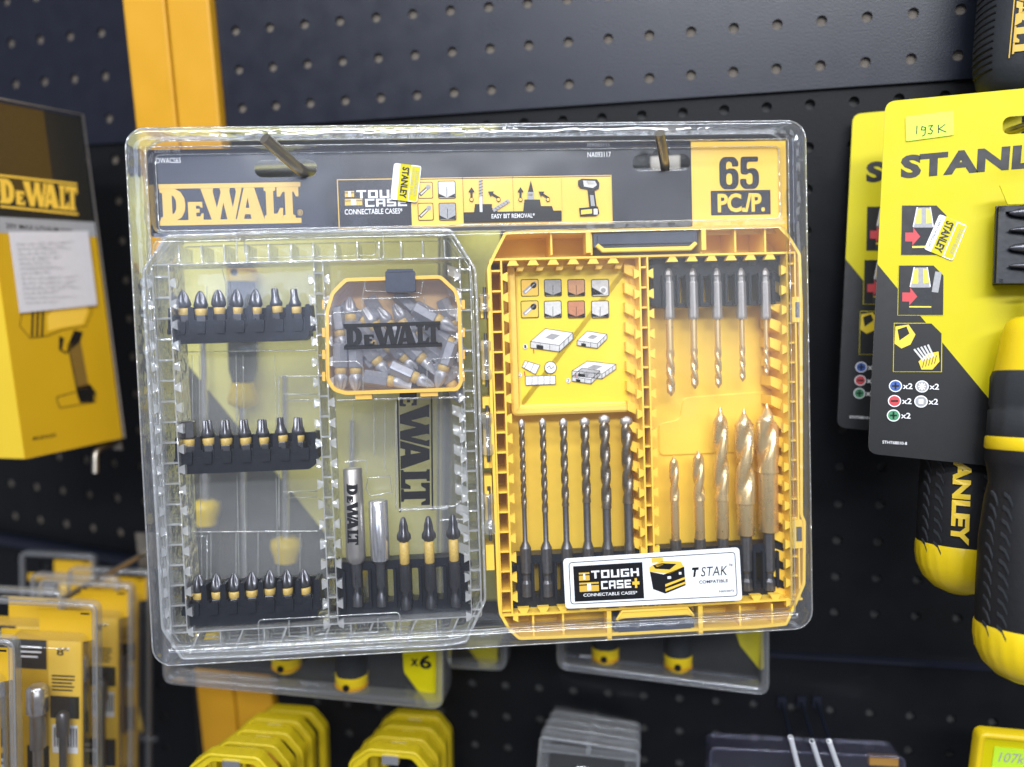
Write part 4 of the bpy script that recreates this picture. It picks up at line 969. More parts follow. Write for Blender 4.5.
# ================================================================ HOOKS
def hook(name, label, F2, pts, r, group='metal display hooks', pl=1.0):
    t = thing(name, label, 'hook', F2, pts[0], group)
    P_ = [Vector(q) for q in pts]; sm = [P_[0]]
    for i in range(1, len(P_)-1):
        a = P_[i] + (P_[i-1]-P_[i]).normalized()*min(5, (P_[i-1]-P_[i]).length*.45); b = P_[i] + (P_[i+1]-P_[i]).normalized()*min(5, (P_[i+1]-P_[i]).length*.45)
        for k in range(6): s_ = k/5; sm.append(a*(1-s_)**2 + P_[i]*2*s_*(1-s_) + b*s_*s_)
    sm.append(P_[-1])
    mb = MB(); mb.tube(sm, r, n=14); mb.build('rod', MT['zinc'], t)
    mb = MB(); mb.box((pts[0][0]-9*pl, pts[0][1]-14*pl, pts[0][2]-2.5), (pts[0][0]+9*pl, pts[0][1]+14*pl, pts[0][2]-.6)); mb.build('wall_plate', MT['zinc'], t)
    return t
def F2W(q):
    a = W.M.inverted() @ F.M @ (Vector(q)*.001); return tuple(x*1000 for x in a)
def hook_px(label, bend, tip, hb, ht, r=2.4):
    """bend and tip pixels with their distance h in the wall frame; the rod runs square to the wall"""
    b = F2W(F.P(bend[0], bend[1], hb)); tp = F2W(F.P(tip[0], tip[1], ht))
    return hook('peg_hook', label, W, [(b[0], b[1], 0), b, tp], r)
hook_px('bent metal hook through the left hang slot of the big package, tip raised', (301, 171), (264.5, 138), 5, -13, 2.9)
hook_px('bent metal hook through the right hang slot of the big package', (665, 165), (659.5, 133), 5, -10, 2.5)

# ================================================================ SCREWDRIVERS AND PACKS BEHIND
def screwdriver(F2, x, ytip, ycol, yend, h, R_, label, coll='tool_yellow', grp='screwdrivers in the rear set'):
    """tip up, handle down (or the reverse when yend < ytip)"""
    u, v = F2.L(x, ycol, h); sgn = 1 if yend > ytip else -1
    t = thing('screwdriver', label, 'screwdriver', F2, (u, v, h), grp)
    Y = lambda y: F2.L(x, y, h)[1]-v
    def lat(prof, n=20, fn=None):
        m_ = MB(); m_.lathe(prof if prof[0][0] < prof[-1][0] else prof[::-1], 0, n, (u, v, h), fn); return m_
    yt = Y(ytip); ye = Y(yend)
    lat([(yt, 1.6), (0, 2.6)], 14).build('shaft', MT['chrome'], t)
    c = sgn
    lat([(0, R_*.55), (c*2, R_*.95), (c*6, R_*1.0), (c*12, R_*.8), (c*16, R_*.72)]).build('collar', MT[coll], t)
    lat([(c*16, R_*.72), (c*24, R_*.95), (ye*.6, R_*1.02), (ye-c*12, R_*.95)], 24, lambda a, y: 1-.06*(.5-.5*math.cos(6*a))).build('grip', MT['grip_dark'], t)
    lat([(ye-c*12, R_*.97), (ye-c*6, R_*.95), (ye-c*1, R_*.62), (ye, R_*.25)]).build('end_cap', MT['tool_yellow'], t)
    MB().lathe([(ye-c*5.5, R_*.99), (ye-c*4, R_*.97)] , 0, 20, (u, v, h)).build('cap_groove', MT['post_yellow'], t)
    MB().prism([(u+2.2*math.cos(2*PI*k/12), v+ye-c*6.5+2.2*math.sin(2*PI*k/12)) for k in range(12)], h-R_-.3, h-R_+3).build('hang_hole', MT['ink_black'], t)
    return t
def simple_pack(F2, quadpx, label, depth, colors, group=None, name='blister_pack', r=8, cat='package'):
    """clear shell (front at h=0) with a card at its back; colors = [(poly px, mat)...]"""
    q = [F2.L(x, y, 0) for x, y in quadpx]; lp = roundpoly(q, r, 4)
    t = thing(name, label, cat, F2, (sum(a[0] for a in q)/4, max(a[1] for a in q), depth), group)
    mb = MB(); mb.rings([crv(lp, depth), crv(offs(lp, .3), 2), crv(offs(lp, 1.5), 0), crv(offs(lp, 4.5), 0), crv(offs(lp, 5.5), 2), crv(offs(lp, 6), depth*.5)], 0, True, True, (False, False))
    mb.tube(crv(offs(lp, 1), .4), .5, closed=True, n=6); mb.build('shell', MT['dull_rim'], t)
    mb = MB(); l6 = offs(lp, 6); mb.add(crv(l6, depth*.5), [tuple(range(len(l6)))]); mb.build('front_sheet', MT['dull_clear'], t)
    cd = MB().prism(offs(lp, 1.5), depth, depth+.6).build('card', MT['card_black'], t)
    p = Print(F2, depth-.08, ['card_yellow'])
    for pts, m in colors: p.poly(pts, m); p.lift()
    p.build('card_print', cd)
    return t
B1 = Frame((.1009, .1428, .0224), (-209.5, -141.5, 480.3))
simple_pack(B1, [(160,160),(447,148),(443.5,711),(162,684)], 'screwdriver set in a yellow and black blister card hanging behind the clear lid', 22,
    [([(180,185),(443,172),(441,640),(425,652),(405,653),(335,545),(172,345)], 'rear_yellow_lifted'), ([(404,640),(434,640),(434,706),(428,706),(404,672)], 'card_yellow')])
p = Print(B1, 9.5, ['ink_black'])
lt = thing('count_label', 'small yellow quantity label marked x6 at the lower right of the rear set', 'label', B1, B1.P(424, 706, 9.7))
mb = MB(); l_ = roundpoly([B1.L(x, y, 9.7) for x, y in ((402,640),(443,640),(443,704),(438,707),(431,707),(404,672))], 2, 3); mb.prism(l_, 9.7, 10.1); mb.build('paper', MT['card_yellow'], lt)
p.text('x', (410.5, 658.5, 418.5, 666.5), 'ink_black', .03); p.text('6', (419.5, 654.5, 431.5, 669.5), 'ink_black', .03); p.build('lettering', lt)
screwdriver(B1, 243, 605, 407, 262, 14, 9.5, 'screwdriver hanging handle up with pale flared collar, behind the upper clear lid', 'tool_yellow')
screwdriver(B1, 206, 300, 500, 645, 12, 9.5, 'screwdriver with yellow collar at far left behind the clear lid')
screwdriver(B1, 286, 375, 537, 672, 13, 10.0, 'screwdriver with yellow collar and end cap peeping below the package, left one')
screwdriver(B1, 352, 420, 560, 690, 12, 11.0, 'screwdriver with yellow end cap hanging lowest below the package')
B2 = Frame((.1219, .2088, .0140), (-35.8, -144.7, 498.3))
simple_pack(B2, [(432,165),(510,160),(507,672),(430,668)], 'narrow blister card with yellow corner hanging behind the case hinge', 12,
    [([(437,180),(500,180),(500,600),(437,600)], 'rear_yellow_lifted'), ([(462,640),(498,640),(497,662),(488,668),(480,664)], 'card_yellow')])
B3 = Frame((.0398, .2284, -.0089), (30.4, -144.1, 507.8))
simple_pack(B3, [(553,170),(770,165),(770,697),(556,670)], 'dark blister card of screwdrivers hanging behind the yellow tray', 20,
    [([(725,600),(762,600),(764,668),(760,670),(740,645)], 'card_yellow'), ([(580,655),(598,656),(598,658),(580,657)], 'ink_lightgrey'), ([(600,140),(745,140),(745,230),(600,230)], 'card_yellow')])
screwdriver(B3, 605, 380, 560, 664, 12, 9.5, 'screwdriver with yellow end cap below the yellow tray, left one', grp='screwdrivers in the right rear set')
screwdriver(B3, 678, 380, 560, 672, 12, 9.5, 'screwdriver with yellow end cap below the yellow tray, right one', grp='screwdrivers in the right rear set')

# ================================================================ DRILL BOX AT LEFT
DB = Frame((.1060, -1.1164, -.0759), (-351.4*.97, -189.3*.97, 511.8*.97))
du0, dv0 = 0.0, 0.0
a = DB.L(120, 435, 0); c = DB.L(83, 118, 0); bl = DB.L(26, 463, 0)
bw = (a[0]+c[0])/2; bu = bl[0]; bt = c[1]; bb = (a[1]+bl[1])/2
db = thing('drill_box', 'yellow and black cardboard drill box hanging at the left edge with a white price sheet', 'box', DB, (bw/2, bb, 30))
mb = MB(); mb.box((bu, bt, 0), (bw, bb, 70)); mb.build('carton', [MT['boxprint_yellow']], db)
mb = MB(); mb.box((bu-.5, bt+.4, .3), (bu-.06, bb-.4, 69.6)); mb.build('side_panel', MT['boxside_yellow'], db)
p = Print(DB, -.06, ['box_dark'])
vg = DB.L(90, 222, 0)[1]; vg2 = DB.L(97, 237, 0)[1]; uu = lambda t_: bu + (bw-bu)*t_
def lr(u0, v0, u1, v1, m): p.mb.add([(u0,v0,p.h),(u1,v0,p.h),(u1,v1,p.h),(u0,v1,p.h)], [(0,1,2,3)], p.mi(m))
lr(bu, bt, bw, vg, 'box_dark'); lr(bu, vg, bw, vg2, 'ink_grey'); p.lift(); lr(bu, bt, uu(.62), vg-14, 'box_brown'); p.lift()
vl0 = DB.L(40, 180, 0)[1]; vl1 = DB.L(40, 204, 0)[1]
lq = [DB.L(x, y, p.h) for x, y in ((-2,178),(77,187),(78,211),(0,203))]
vs, fs = logo_mesh(); p.bil(lq, vs, fs, 'ink_yellow')
for s_ in (-.16, 1.09):
    ql = [(lq[0][0]*(1-f)+lq[3][0]*f, lq[0][1]*(1-f)+lq[3][1]*f) for f in (s_, s_+.09)]; qr = [(lq[1][0]*(1-f)+lq[2][0]*f, lq[1][1]*(1-f)+lq[2][1]*f) for f in (s_, s_+.09)]
    p.polyl([ql[0], qr[0], qr[1], ql[1]], 'ink_yellow')
p.text('20V MAX LITHIUM ION', ((6,223),(72,229),(72,233),(6,228)), 'ink_black', .01)
# faint drill picture
p.poly([(22,312),(60,300),(86,296),(92,312),(86,326),(60,330),(48,334),(30,338),(20,326)], 'boxprint_yellow'); p.lift()
p.line([(22,312),(60,302),(88,298),(92,312),(86,326),(62,330),(48,336),(30,338),(20,326)], .5, 'ink_black', True)
for x in (33, 38, 43): p.line([(x,310),(x-1,336)], 1.6, 'ink_black')
p.poly([(68,345),(80,338),(89,388),(77,390)], 'ink_brown'); p.line([(68,345),(77,390)], 1.0, 'ink_black'); p.poly([(47,316),(60,303),(84,299),(88,311),(83,324),(60,328),(48,331)], 'ink_yellow'); p.poly([(59,336),(64,338),(62,350),(67,352),(68,345),(74,330),(83,332),(80,342),(66,354),(59,350)], 'ink_black')
p.poly([(76,387),(90,384),(97,394),(78,398)], 'ink_black'); p.line([(57,397),(75,392),(96,396),(95,402),(60,408),(57,400)], .6, 'ink_black', True); p.poly([(78,396),(94,395),(94,402),(80,403)], 'ink_black')
p.text('BRUSHLESS', ((33,437),(56,433),(56,436.5),(33,440.5)), 'ink_black', .01)
p.build('box_print', db)
sh = MB(); l_ = [DB.L(x, y, -1.2) for x, y in ((9,232),(88,231),(97,305),(20,313))]; sh.prism(l_, -1.4, -.9); so = sh.build('price_sheet', MT['old_paper'], db)
p = Print(DB, -1.5, ['ink_grey'])
for k in range(13):
    t0 = k/13; x = 17 + 9*t0; y = 243 + 64*t0; p.text(random.choice(['S/N 0 0831 40', 'MODEL DCD 7781', 'Made in China VN', 'Nhap khau boi cong ty', 'Dia chi: Ha Noi 2023']), ((x, y), (x+random.uniform(25, 60), y-2.0), (x+random.uniform(25, 60), y+1.2), (x, y+3)), 'ink_grey')
p.build('sheet_print', so)
# clear sleeve edge and hook
mb = MB(); mb.tube([(uu(0), bt-2, -1.5), (bw+.5, bt-2, -1.5), (bw+.8, bb, -1.5)], .8, n=6); mb.build('sleeve_edge', MT['satin_metal'], db)
hk = W.P(98, 455, -28); hook('peg_hook', 'short upright metal hook tip under the drill box', W, [(hk[0], hk[1]-4, -4), (hk[0], hk[1]-4, -30), (hk[0]+1, hk[1]+12, -34)], 2.2, pl=.4)

# ================================================================ LOWER LEFT: ROW OF SMALL BLISTER PACKS
def socket_pack(F2, M, label):
    pass
BP = Frame((.12, .06, .05), (0, 0, 0))
def bp_frame(px, py, z, rot=(.12, -.02, .06)):
    R_ = R3(*rot); return Frame(rot, ((px-CX)/FPX*z, (py-CY)/FPX*z, z))
# u=0,v=0 is the pack's top right corner
def build_socket_pack(F2, label):
    t = thing('blister_pack', label, 'package', F2, (0, 0, 0), 'small nut driver packs on the lower left hook')
    W_, H_ = 62.0, 170.0; lp = rrect(-W_, 0, 0, H_, 5, 4)
    mb = MB(); mb.rings([crv(lp, 6), crv(offs(lp, .3), 1), crv(offs(lp, 1.2), 0), crv(offs(lp, 3), 0), crv(offs(lp, 3.6), 2)], 0, True, True, (False, False)); mb.tube(crv(offs(lp, .5), .5), .6, closed=True, n=6)
    mb.build('shell', MT['dull_rim'], t)
    lq = rrect(-W_+14, 22, -9, H_-6, 3, 3)
    mb = MB(); mb.rings([crv(offs(lq, -2), 4.5), crv(lq, -9), crv(offs(lq, 1.5), -10)], 0, True, True, (False, False)); mb.add(crv(offs(lq, 1.5), -10), [tuple(range(len(lq)))]); mb.build('bubble', MT['dull_clear'], t)
    cd = MB().prism([(-58,20),(-36,20),(-36,7),(-4,7),(-4,24),(-11,26),(-11,164),(-50,164),(-50,26),(-58,26)], 5, 5.5).build('card', MT['boxprint_yellow'], t)
    mb = MB()
    def r_(u0, v0, u1, v1, h, m): mb.add([(u0,v0,h),(u1,v0,h),(u1,v1,h),(u0,v1,h)], [(0,1,2,3)], m)
    r_(-50, 26, -32, 44, 4.9, 1); r_(-31, 26, -12, 160, 4.9, 2); r_(-44, 92, -31, 108, 4.85, 1); r_(-30, 60, -13, 74, 4.8, 1); r_(-29, 78, -14, 96, 4.8, 0); r_(-49, 112, -13, 132, 4.8, 1); r_(-47, 116, -30, 117.5, 4.7, 0); r_(-47, 120, -26, 121.5, 4.7, 0)
    for k in range(9): r_(-28+k*1.6, 80, -27.2+k*1.6, 92, 4.7, 1)
    for k in range(5): r_(-29, 47+k*2.2, -29+random.uniform(9, 15), 48+k*2.2, 4.8, 1)
    r_(-47, 30, -35, 31, 4.8, 0); r_(-47, 33, -35, 34, 4.8, 0); r_(-47, 36, -37, 37, 4.8, 0); r_(-12, 8, -7, 9, 4.8, 1)
    vs, fs = glyphs('8"', .02); mb.add([(-26+a_*7, 30+b_*5, 4.8) for a_, b_ in vs], fs, 1)
    mb.build('card_print', [MT['ink_white'], MT['ink_black'], MT['card_gold']], cd)
    mb = MB(); mb.lathe([(0, 4.2), (1, 5.4), (16, 5.6), (17, 4.6)], 0, 20, (-33, 50, -3), hexf2); mb.build('socket_end', MT['chrome'], t)
    mb = MB(); mb.lathe([(16, 2.2), (18, 3.6), (30, 3.6), (31, 2.2), (80, 2.2)], 0, 16, (-19, 50, -2)); mb.build('bit_shaft', MT['bit_steel'], t)
    mb = MB(); mb.lathe([(17, 4.2), (38, 4.2), (39, 3)], 0, 18, (-33, 50, -3)); mb.lathe([(39, 2.8), (95, 2.8)], 0, 14, (-33, 50, -3)); mb.build('shank', MT['satin_metal'], t)
    return t
spots = [(97, 604, .455, 'nearest small pack on the lower left hook, dark socket inside'), (132, 585, .52, 'second small pack of the lower left row, partly hidden'), (150, 572, .60, 'third small pack of the lower left row, far back'),
         (14, 640, .40, 'pack cut off by the left edge of the picture, amber tinted'), (118, 578, .56, 'small pack squeezed between the second and third of the lower left row'),
         (62, 592, .49, 'small pack directly behind the left cut off one'), (94, 556, .66, 'rearmost small pack at the back left'), (160, 562, .70, 'farthest small pack touching the big package corner')]
fp = None
for i, (px, py, z, lab) in enumerate(spots):
    Fi = bp_frame(px, py, z*1000*1.0)
    lb = lab if len(lab.split()) > 3 else lab
    if fp is None: fp = build_socket_pack(Fi, lb)
    else: dup(fp, Fi.M, lb)
a = W.P(150, 553, 0); b = W.P(6, 640, -175)
hook('peg_hook', 'long straight metal hook carrying the row of small packs at lower left', W, [(a[0], a[1]-3, 0), W.P(140, 556, -20), W.P(0, 634, -130)], 2.0)

# ================================================================ BOTTOM CENTRE: YELLOW HANGERS, GREY BOXES, TRAY
def yellow_clip(Fi, label):
    t = thing('blade_dispenser', label, 'dispenser', Fi, (0, 0, 0), 'yellow clip cards hanging at the bottom')
    W_, H_ = 52.0, 90.0
    lp = roundpoly([(-W_, 10), (-W_+12, 0), (-10, 0), (0, 12), (2, H_), (-W_-1, H_)], 3, 3); hole = roundpoly([(-W_+14, 5), (-13, 5), (-5, 14), (-4, 60), (-W_+5, 60), (-W_+5, 14)], 2, 2)
    vs, fs = fill([lp, hole]); mb = MB(); mb.add([(u,v,0) for u,v in vs], fs); mb.add([(u,v,7) for u,v in vs], [tuple(reversed(f)) for f in fs])
    for lq in (lp, hole): n = len(lq); mb.add(crv(lq, 0)+crv(lq, 7), [(i, n+i, n+(i+1)%n, (i+1)%n) for i in range(n)])
    mb.tube(crv(offs(lp, 1), 0), 1.2, closed=True, n=6); mb.build('body', MT['clip_yellow'], t)
    mb = MB(); mb.box((-31, 3.5, -1.5), (-21, 9, 3)); mb.build('blade_stack', MT['chrome'], t)
    return t
yc = None
for grp_, lst in (('left', [(326, 708, 560), (313, 717, 530), (304, 729, 500), (292, 741, 472), (277, 753, 445)]), ('right', [(452, 712, 565), (447, 724, 535), (440, 735, 505), (434, 748, 475)])):
    for i, (px, py, z) in enumerate(lst):
        Fi = bp_frame(px-1, py+5, z, (.13, .10, .02))
        lab = 'yellow clip dispenser, %s counting from the rear in the %s stack at the bottom' % (ORD[i], grp_)
        if yc is None: yc = yellow_clip(Fi, lab)
        else: dup(yc, Fi.M, lab)
def grey_box(Fi, label):
    t = thing('clear_case', label, 'case', Fi, (0, 0, 0), 'grey clear cases hanging at the bottom')
    lp = roundpoly([(-62, 0), (0, 3), (0, 80), (-64, 80)], 2.5, 2)
    mb = MB(); mb.ringwall(lp, 1.4, 0, 9); mb.tube(crv(lp, 0), .8, closed=True, n=6); mb.box((-63, 9, 0), (-1, 10, 8)); mb.box((-33, 0, 0), (-30, 10, 8)); mb.build('wall', MT['dull_rim'], t)
    mb = MB(); mb.add(crv(offs(lp, .5), .2), [tuple(range(len(lp)))]); mb.build('cover', MT['dull_clear'], t)
    mb = MB(); mb.prism(rrect(-56, 14, -8, 76, 2, 2), 6, 8); mb.build('insert', MT['card_black'], t)
    mb = MB(); mb.tube([(-34+6*math.cos(a_), 20+2.6*math.sin(a_), -1) for a_ in [2*PI*k/12 for k in range(12)]], 1.0, closed=True, n=6); mb.build('ring', MT['chrome'], t)
    return t
gb = None
for i, (px, py, z) in enumerate([(640, 720, 560), (640, 728, 535), (640, 736, 512), (640, 747, 490)]):
    Fi = bp_frame(px, py, z, (.13, .10, .05)); lab = 'grey see-through case, %s counting from the rear of the bottom stack' % ORD[i]
    if gb is None: gb = grey_box(Fi, lab)
    else: dup(gb, Fi.M, lab)
Ft = bp_frame(905, 757, 480, (.02, .10, .0))
t = thing('clear_tray_box', 'violet tinted clear box with orange corner along the bottom edge', 'box', Ft, (0, 0, 0))
mb = MB(); lp = rrect(-116, 0, 0, 60, 4, 3); mb.ringwall(lp, 1.2, 0, 20); mb.add(crv(lp, 0), [tuple(range(len(lp)))]); mb.tube(crv(lp, 0), .7, closed=True, n=6); mb.build('shell', MT['violet_clear'], t)
mb = MB(); mb.box((-20, 1.5, 2), (-3, 7, 6)); mb.build('corner_label', MT['post_yellow'], t)
for i, (xa, ya, xb, yb) in enumerate(((790.5, 737, 800, 775), (812, 741, 823, 775), (829, 741, 841, 775))):
    a = W.P(xa, ya, -95); b = W.P(xb, yb, -78)
    pr_ = hook('prong', 'pale upright metal prong rising behind the violet box, %s of three from the left' % ORD[i], W, [(b[0], b[1], 0), (b[0], b[1], -78), a], 1.2, 'three prongs at the bottom', .3)
    for ch in pr_.children: ch.data.materials[0] = MT['panel_black']
    MB().tube([b, a], 1.45, n=10).build('tip', MT['white_paper'], pr_)

# ================================================================ RIGHT: BIT SCREWDRIVER CARDS
def bitdriver(S, lab1, lab2, front):
    """card + ratchet bit screwdriver strapped on it; S is the card frame"""
    C0 = thing('product_card', lab1, 'card', S, S.P(950, 457, 0), 'yellow and black screwdriver cards')
    lp = roundpoly([S.L(x, y, 0) for x, y in ((885.5, 101.5), (1080, 83), (1068, 474), (868, 453.5))], 5, 5)
    hs = S.rect(1003, 117, 1050, 132, 0); hole = rrect(*hs, 3.4, 4)
    vs, fs = fill([lp, hole]); mb = MB(); mb.add([(u,v,0) for u,v in vs], fs, 0); mb.add([(u,v,.6) for u,v in vs], [tuple(reversed(f)) for f in fs], 1)
    n = len(lp); mb.add(crv(lp, 0)+crv(lp, .6), [(i, n+i, n+(i+1)%n, (i+1)%n) for i in range(n)], 1)
    cd = mb.build('board', [MT['card_yellow'], MT['white_paper']], C0)
    p = Print(S, -.06, ['card_black'])
    # black lower field: take the part of the card below the diagonal
    a_ = Vector(S.L(877.3, 264, 0)); b_ = Vector(S.L(990, 400, 0)); nn = Vector((-(b_-a_).y, (b_-a_).x)); cut = []
    for i in range(len(lp)):
        p0, p1 = Vector(lp[i-1]), Vector(lp[i]); d0 = (p0-a_).dot(nn); d1 = (p1-a_).dot(nn)
        if d0*d1 < 0: q_ = p0 + (p1-p0)*(d0/(d0-d1)); cut.append((q_.x, q_.y))
        if d1 > 0: cut.append((p1.x, p1.y))
    p.polyl(cut, 'card_black'); p.lift()
    p.text('STANLEY', ((901, 155.5), (1092, 138.5), (1089, 163.5), (900.5, 179)), 'card_black', .05, 1.02)
    for (x0, y0), k in (((902, 205.5), 0), ((899, 265.5), 1), ((894.5, 323.5), 2)):
        w_, h_ = (44.5, 49.5) if k < 2 else (47, 48)
        x1, y1 = x0+w_, y0+h_
        p.poly([(x0-.6, y0-.6), (x1-10, y0-.6), (x1+.8, y0+10), (x1+.4, y1+.6), (x0-1.6, y1+.4)], 'card_yellow'); p.lift()
        p.poly([(x0, y0), (x1-10, y0), (x1, y0+10), (x1-.4, y1), (x0-1, y1)], 'card_black'); p.lift()
        m_ = (x0+x1)/2-1
        if k < 2:
            yb_ = y1-1; p.poly([(m_-7, y0+2), (m_+7, y0+2), (m_+10, y0+22), (m_-10, y0+22)], 'ink_grey'); p.poly([(m_-11, y0+22), (m_+11, y0+22), (m_+12, yb_), (m_-12, yb_)], 'grip_dark'); p.lift()
            p.poly([(m_-6, y0+4), (m_-2, y0+3), (m_-2, y0+18), (m_-8, y0+18)], 'tool_yellow'); p.poly([(m_+3, y0+3), (m_+7, y0+4), (m_+9, y0+17), (m_+3, y0+18)], 'tool_yellow'); p.rect(m_-11, yb_-8, m_+11, yb_-6.4, 'tool_yellow')
            p.line([(m_-6, y0+2), (m_-10, y0+21)], .5, 'ink_white'); p.line([(m_+7, y0+2), (m_+10, y0+21)], .5, 'ink_white')
            p.poly([(m_-18, y0+27), (m_-10, y0+27), (m_-10, y0+22), (m_-3, y0+31), (m_-11, y0+40), (m_-11, y0+36), (m_-18, y0+36)], 'ink_red')
            if k: p.line([(m_+15, y0+25), (m_+18, y0+8)], 3.0, 'ink_grey')
        else:
            p.poly([(x0+1, y0+3), (x0+14, y0+1), (x0+21, y0+11), (x0+16, y0+21), (x0+7, y0+25), (x0, y0+20)], 'tool_yellow')
            p.poly([(x0+24, y0+38), (x0+33, y0+30), (x0+44, y0+28), (x0+45, y0+38), (x0+38, y0+46), (x0+27, y0+46)], 'tool_yellow'); p.lift()
            p.poly([(x0+3, y0+6), (x0+12, y0+3), (x0+15, y0+10), (x0+5, y0+17)], 'card_black')
            for j in range(5): p.line([(x0+29+2.5*j, y0+37-j), (x0+20+3.4*j, y0+26-1.1*j)], .9, 'ink_lightgrey'); p.line([(x0+28+3*j, y0+44-j), (x0+30+3*j, y0+36-j)], .3, 'ink_black')
    for x, y, mc, t_ in ((895.5, 386, 'ink_blue', 1), (922, 386.5, 'ink_grey', 1), (894.5, 401, 'ink_red', 1), (921, 401.5, 'ink_grey', 1), (893.5, 415.5, 'ink_green', 1)):
        p.disc(x, y, 3.1, 'ink_white', 20); p.lift(); p.disc(x, y, 2.6, mc, 20); p.lift()
        if mc == 'ink_red': p.line([(x-3, y), (x+3, y)], .9, 'card_black')
        elif mc == 'ink_grey' and y > 390: p.rect(x-2.3, y-2.3, x+2.3, y+2.3, 'ink_white')
        elif mc == 'ink_grey': p.line([(x-3.5, y), (x+3.5, y)], .6, 'ink_white'); p.line([(x, y-3.5), (x, y+3.5)], .6, 'ink_white'); p.line([(x-2.5, y-2.5), (x+2.5, y+2.5)], .6, 'ink_white'); p.line([(x-2.5, y+2.5), (x+2.5, y-2.5)], .6, 'ink_white')
        else: p.line([(x-3, y), (x+3, y)], .9, 'card_black'); p.line([(x, y-3), (x, y+3)], .9, 'card_black')
        p.text('x2', (x+7.5, y-3, x+17, y+3.2), 'ink_white', .02)
    p.text('STHT68010-8', (882.5, 440.5, 907, 445), 'ink_white', .01)
    p.build('card_print', cd)
    if front:
        q = [S.L(x, y, -.5) for x, y in ((905.5, 116.5), (953.5, 110.5), (954, 135), (906, 141.5))]
        st = MB().prism(roundpoly(q, .5, 1), -.6, -.35).build('price_tag', MT['tag_yellow'], cd, label='pale yellow handwritten price tag')
        p = Print(S, -.65, ['ink_black'])
        ink = 'ink_black'
        p.line([(917, 126), (916.6, 134)], .5, ink)
        p.line([(925.5, 127.5), (922, 126.5), (921.5, 130), (925, 130), (925.5, 127.5), (925, 134.5), (922.5, 136)], .5, ink)
        p.line([(928.5, 126), (932.5, 125.4), (930, 129), (932.8, 131), (931, 134), (928, 133.5)], .5, ink)
        p.line([(938.5, 125), (938.5, 133)], .5, ink); p.line([(945, 124.5), (939, 129), (946, 132)], .5, ink)
        p.build('tag_print', st)
    # brand sticker
        sq2 = [(939.5, 214), (967, 225.5), (952.5, 261), (924, 249)]
        st = MB().prism(roundpoly([S.L(x, y, -.5) for x, y in sq2], 1.2, 3), -.6, -.35).build('brand_sticker', MT['white_paper'], cd, label='white and yellow brand sticker stuck askew')
        p = Print(S, -.65, ['ink_black']); global g; g = warp4(sq2)
        p.poly(gq(.24, 0, .64, 1), 'card_yellow'); p.poly(gq(.68, .03, .97, .97), 'card_yellow'); p.lift(); p.text('STANLEY', gq(.30, .08, .58, .93), 'ink_black', .04, rot=1)
        p.text('TEM CHỐNG GIẢ', gq(.08, .12, .2, .9), 'ink_black', 0, rot=1); p.text('STANLEY BLACK', gq(.82, .15, .93, .85), 'ink_grey', 0, rot=1); p.build('sticker_print', st)
        # bit clip strip at the right edge
        tr = thing('bit_strip', 'black strip of spare screw bits held by a yellow flap on the near card', 'bit rack', S, S.P(1030, 280, -2))
        mb = MB(); ub2 = lambda m_, x0, y0, x1, y1, h0, h1: m_.box((S.L(x0,y0,h0)[0], S.L(x0,y0,h0)[1], h0), (S.L(x1,y1,h0)[0], S.L(x1,y1,h0)[1], h1))
        ub2(mb, 996, 206, 1075, 283, -11, -9.4); ub2(mb, 999, 206, 1003, 283, -14, -11); ub2(mb, 999, 279, 1075, 283, -14, -11); ub2(mb, 999, 206, 1075, 209.5, -14, -11); ub2(mb, 999, 207, 1075, 282, -9.4, -1); mb.build('tray', MT['rack_black'], tr)
        mb = MB(); q = [S.L(x, y, -12) for x, y in ((998, 187), (1080, 178), (1080, 204), (1006, 206))]; mb.prism(q, -15.2, -14.4); mb.build('flap', MT['card_yellow'], tr)
        for j, y in enumerate((213, 230, 248, 266)):
            mb = MB(); c_ = S.P(1009, y, -13); rr = []
            for d_, r_ in ((0, .6), (2, 1.6), (7, 2.5), (10, 3), (12, 2.3), (40, 3)): rr.append([(c_[0]+d_, c_[1]+r_*math.cos(2*PI*k/16)*(.6 if j % 2 and d_ < 8 else 1), c_[2]+r_*math.sin(2*PI*k/16)) for k in range(16)])
            mb.rings(rr); mb.build('bit', MT['bit_steel'], tr)
    # the driver itself
    D = thing('bit_screwdriver', lab2, 'screwdriver', S, S.P(1025, 683, -16), 'yellow and black ratchet screwdrivers')
    hx = -17.0; u, v = S.L(1030, 500, hx)
    Y = lambda y: S.L(1030, y, hx)[1]-v
    def part(nm, prof, mt, fn=None, n=40): MB().lathe([(Y(y), r) for y, r in prof], 0, n, (u, v, hx), fn).build(nm, MT[mt], D)
    part('shaft', [(285, 4), (330, 4)], 'bit_dark')
    part('chuck', [(318, 9), (322, 12), (335, 14), (368, 16.2), (375, 16.6)], 'tool_yellow')
    part('chuck_ring', [(372, 17.0), (378, 18.0), (405, 18.2), (410, 17.5), (412, 18.4), (438, 18.8), (440, 18)], 'grip_dark', lambda a_, y: 1 - .03*(math.cos(14*a_) > .5))
    part('stripe', [(438, 18.9), (440, 19.3), (449, 19.5), (451, 19.0)], 'tool_yellow')
    part('grip', [(450, 18.9), (462, 19.2), (466, 18.5), (476, 17.6), (484, 17.2), (500, 18.6), (540, 20.5), (590, 21), (624, 20.9), (634, 20.2)], 'rubber_black')
    part('end_cap', [(626, 21.2), (629, 21.5), (640, 21.5), (652, 20.6), (666, 17.5), (677, 12), (683, 5), (684, 1)], 'tool_yellow', lambda a_, y: 1 - (.02*(math.cos(24*a_) > .4) if Y(636) < y < Y(664) else 0), 96)
    # raised chevron tread and lettering on the grip
    mb = MB()
    def cyl(a_, y, r):
        return (u + r*math.sin(a_), v + y, hx - r*math.cos(a_))
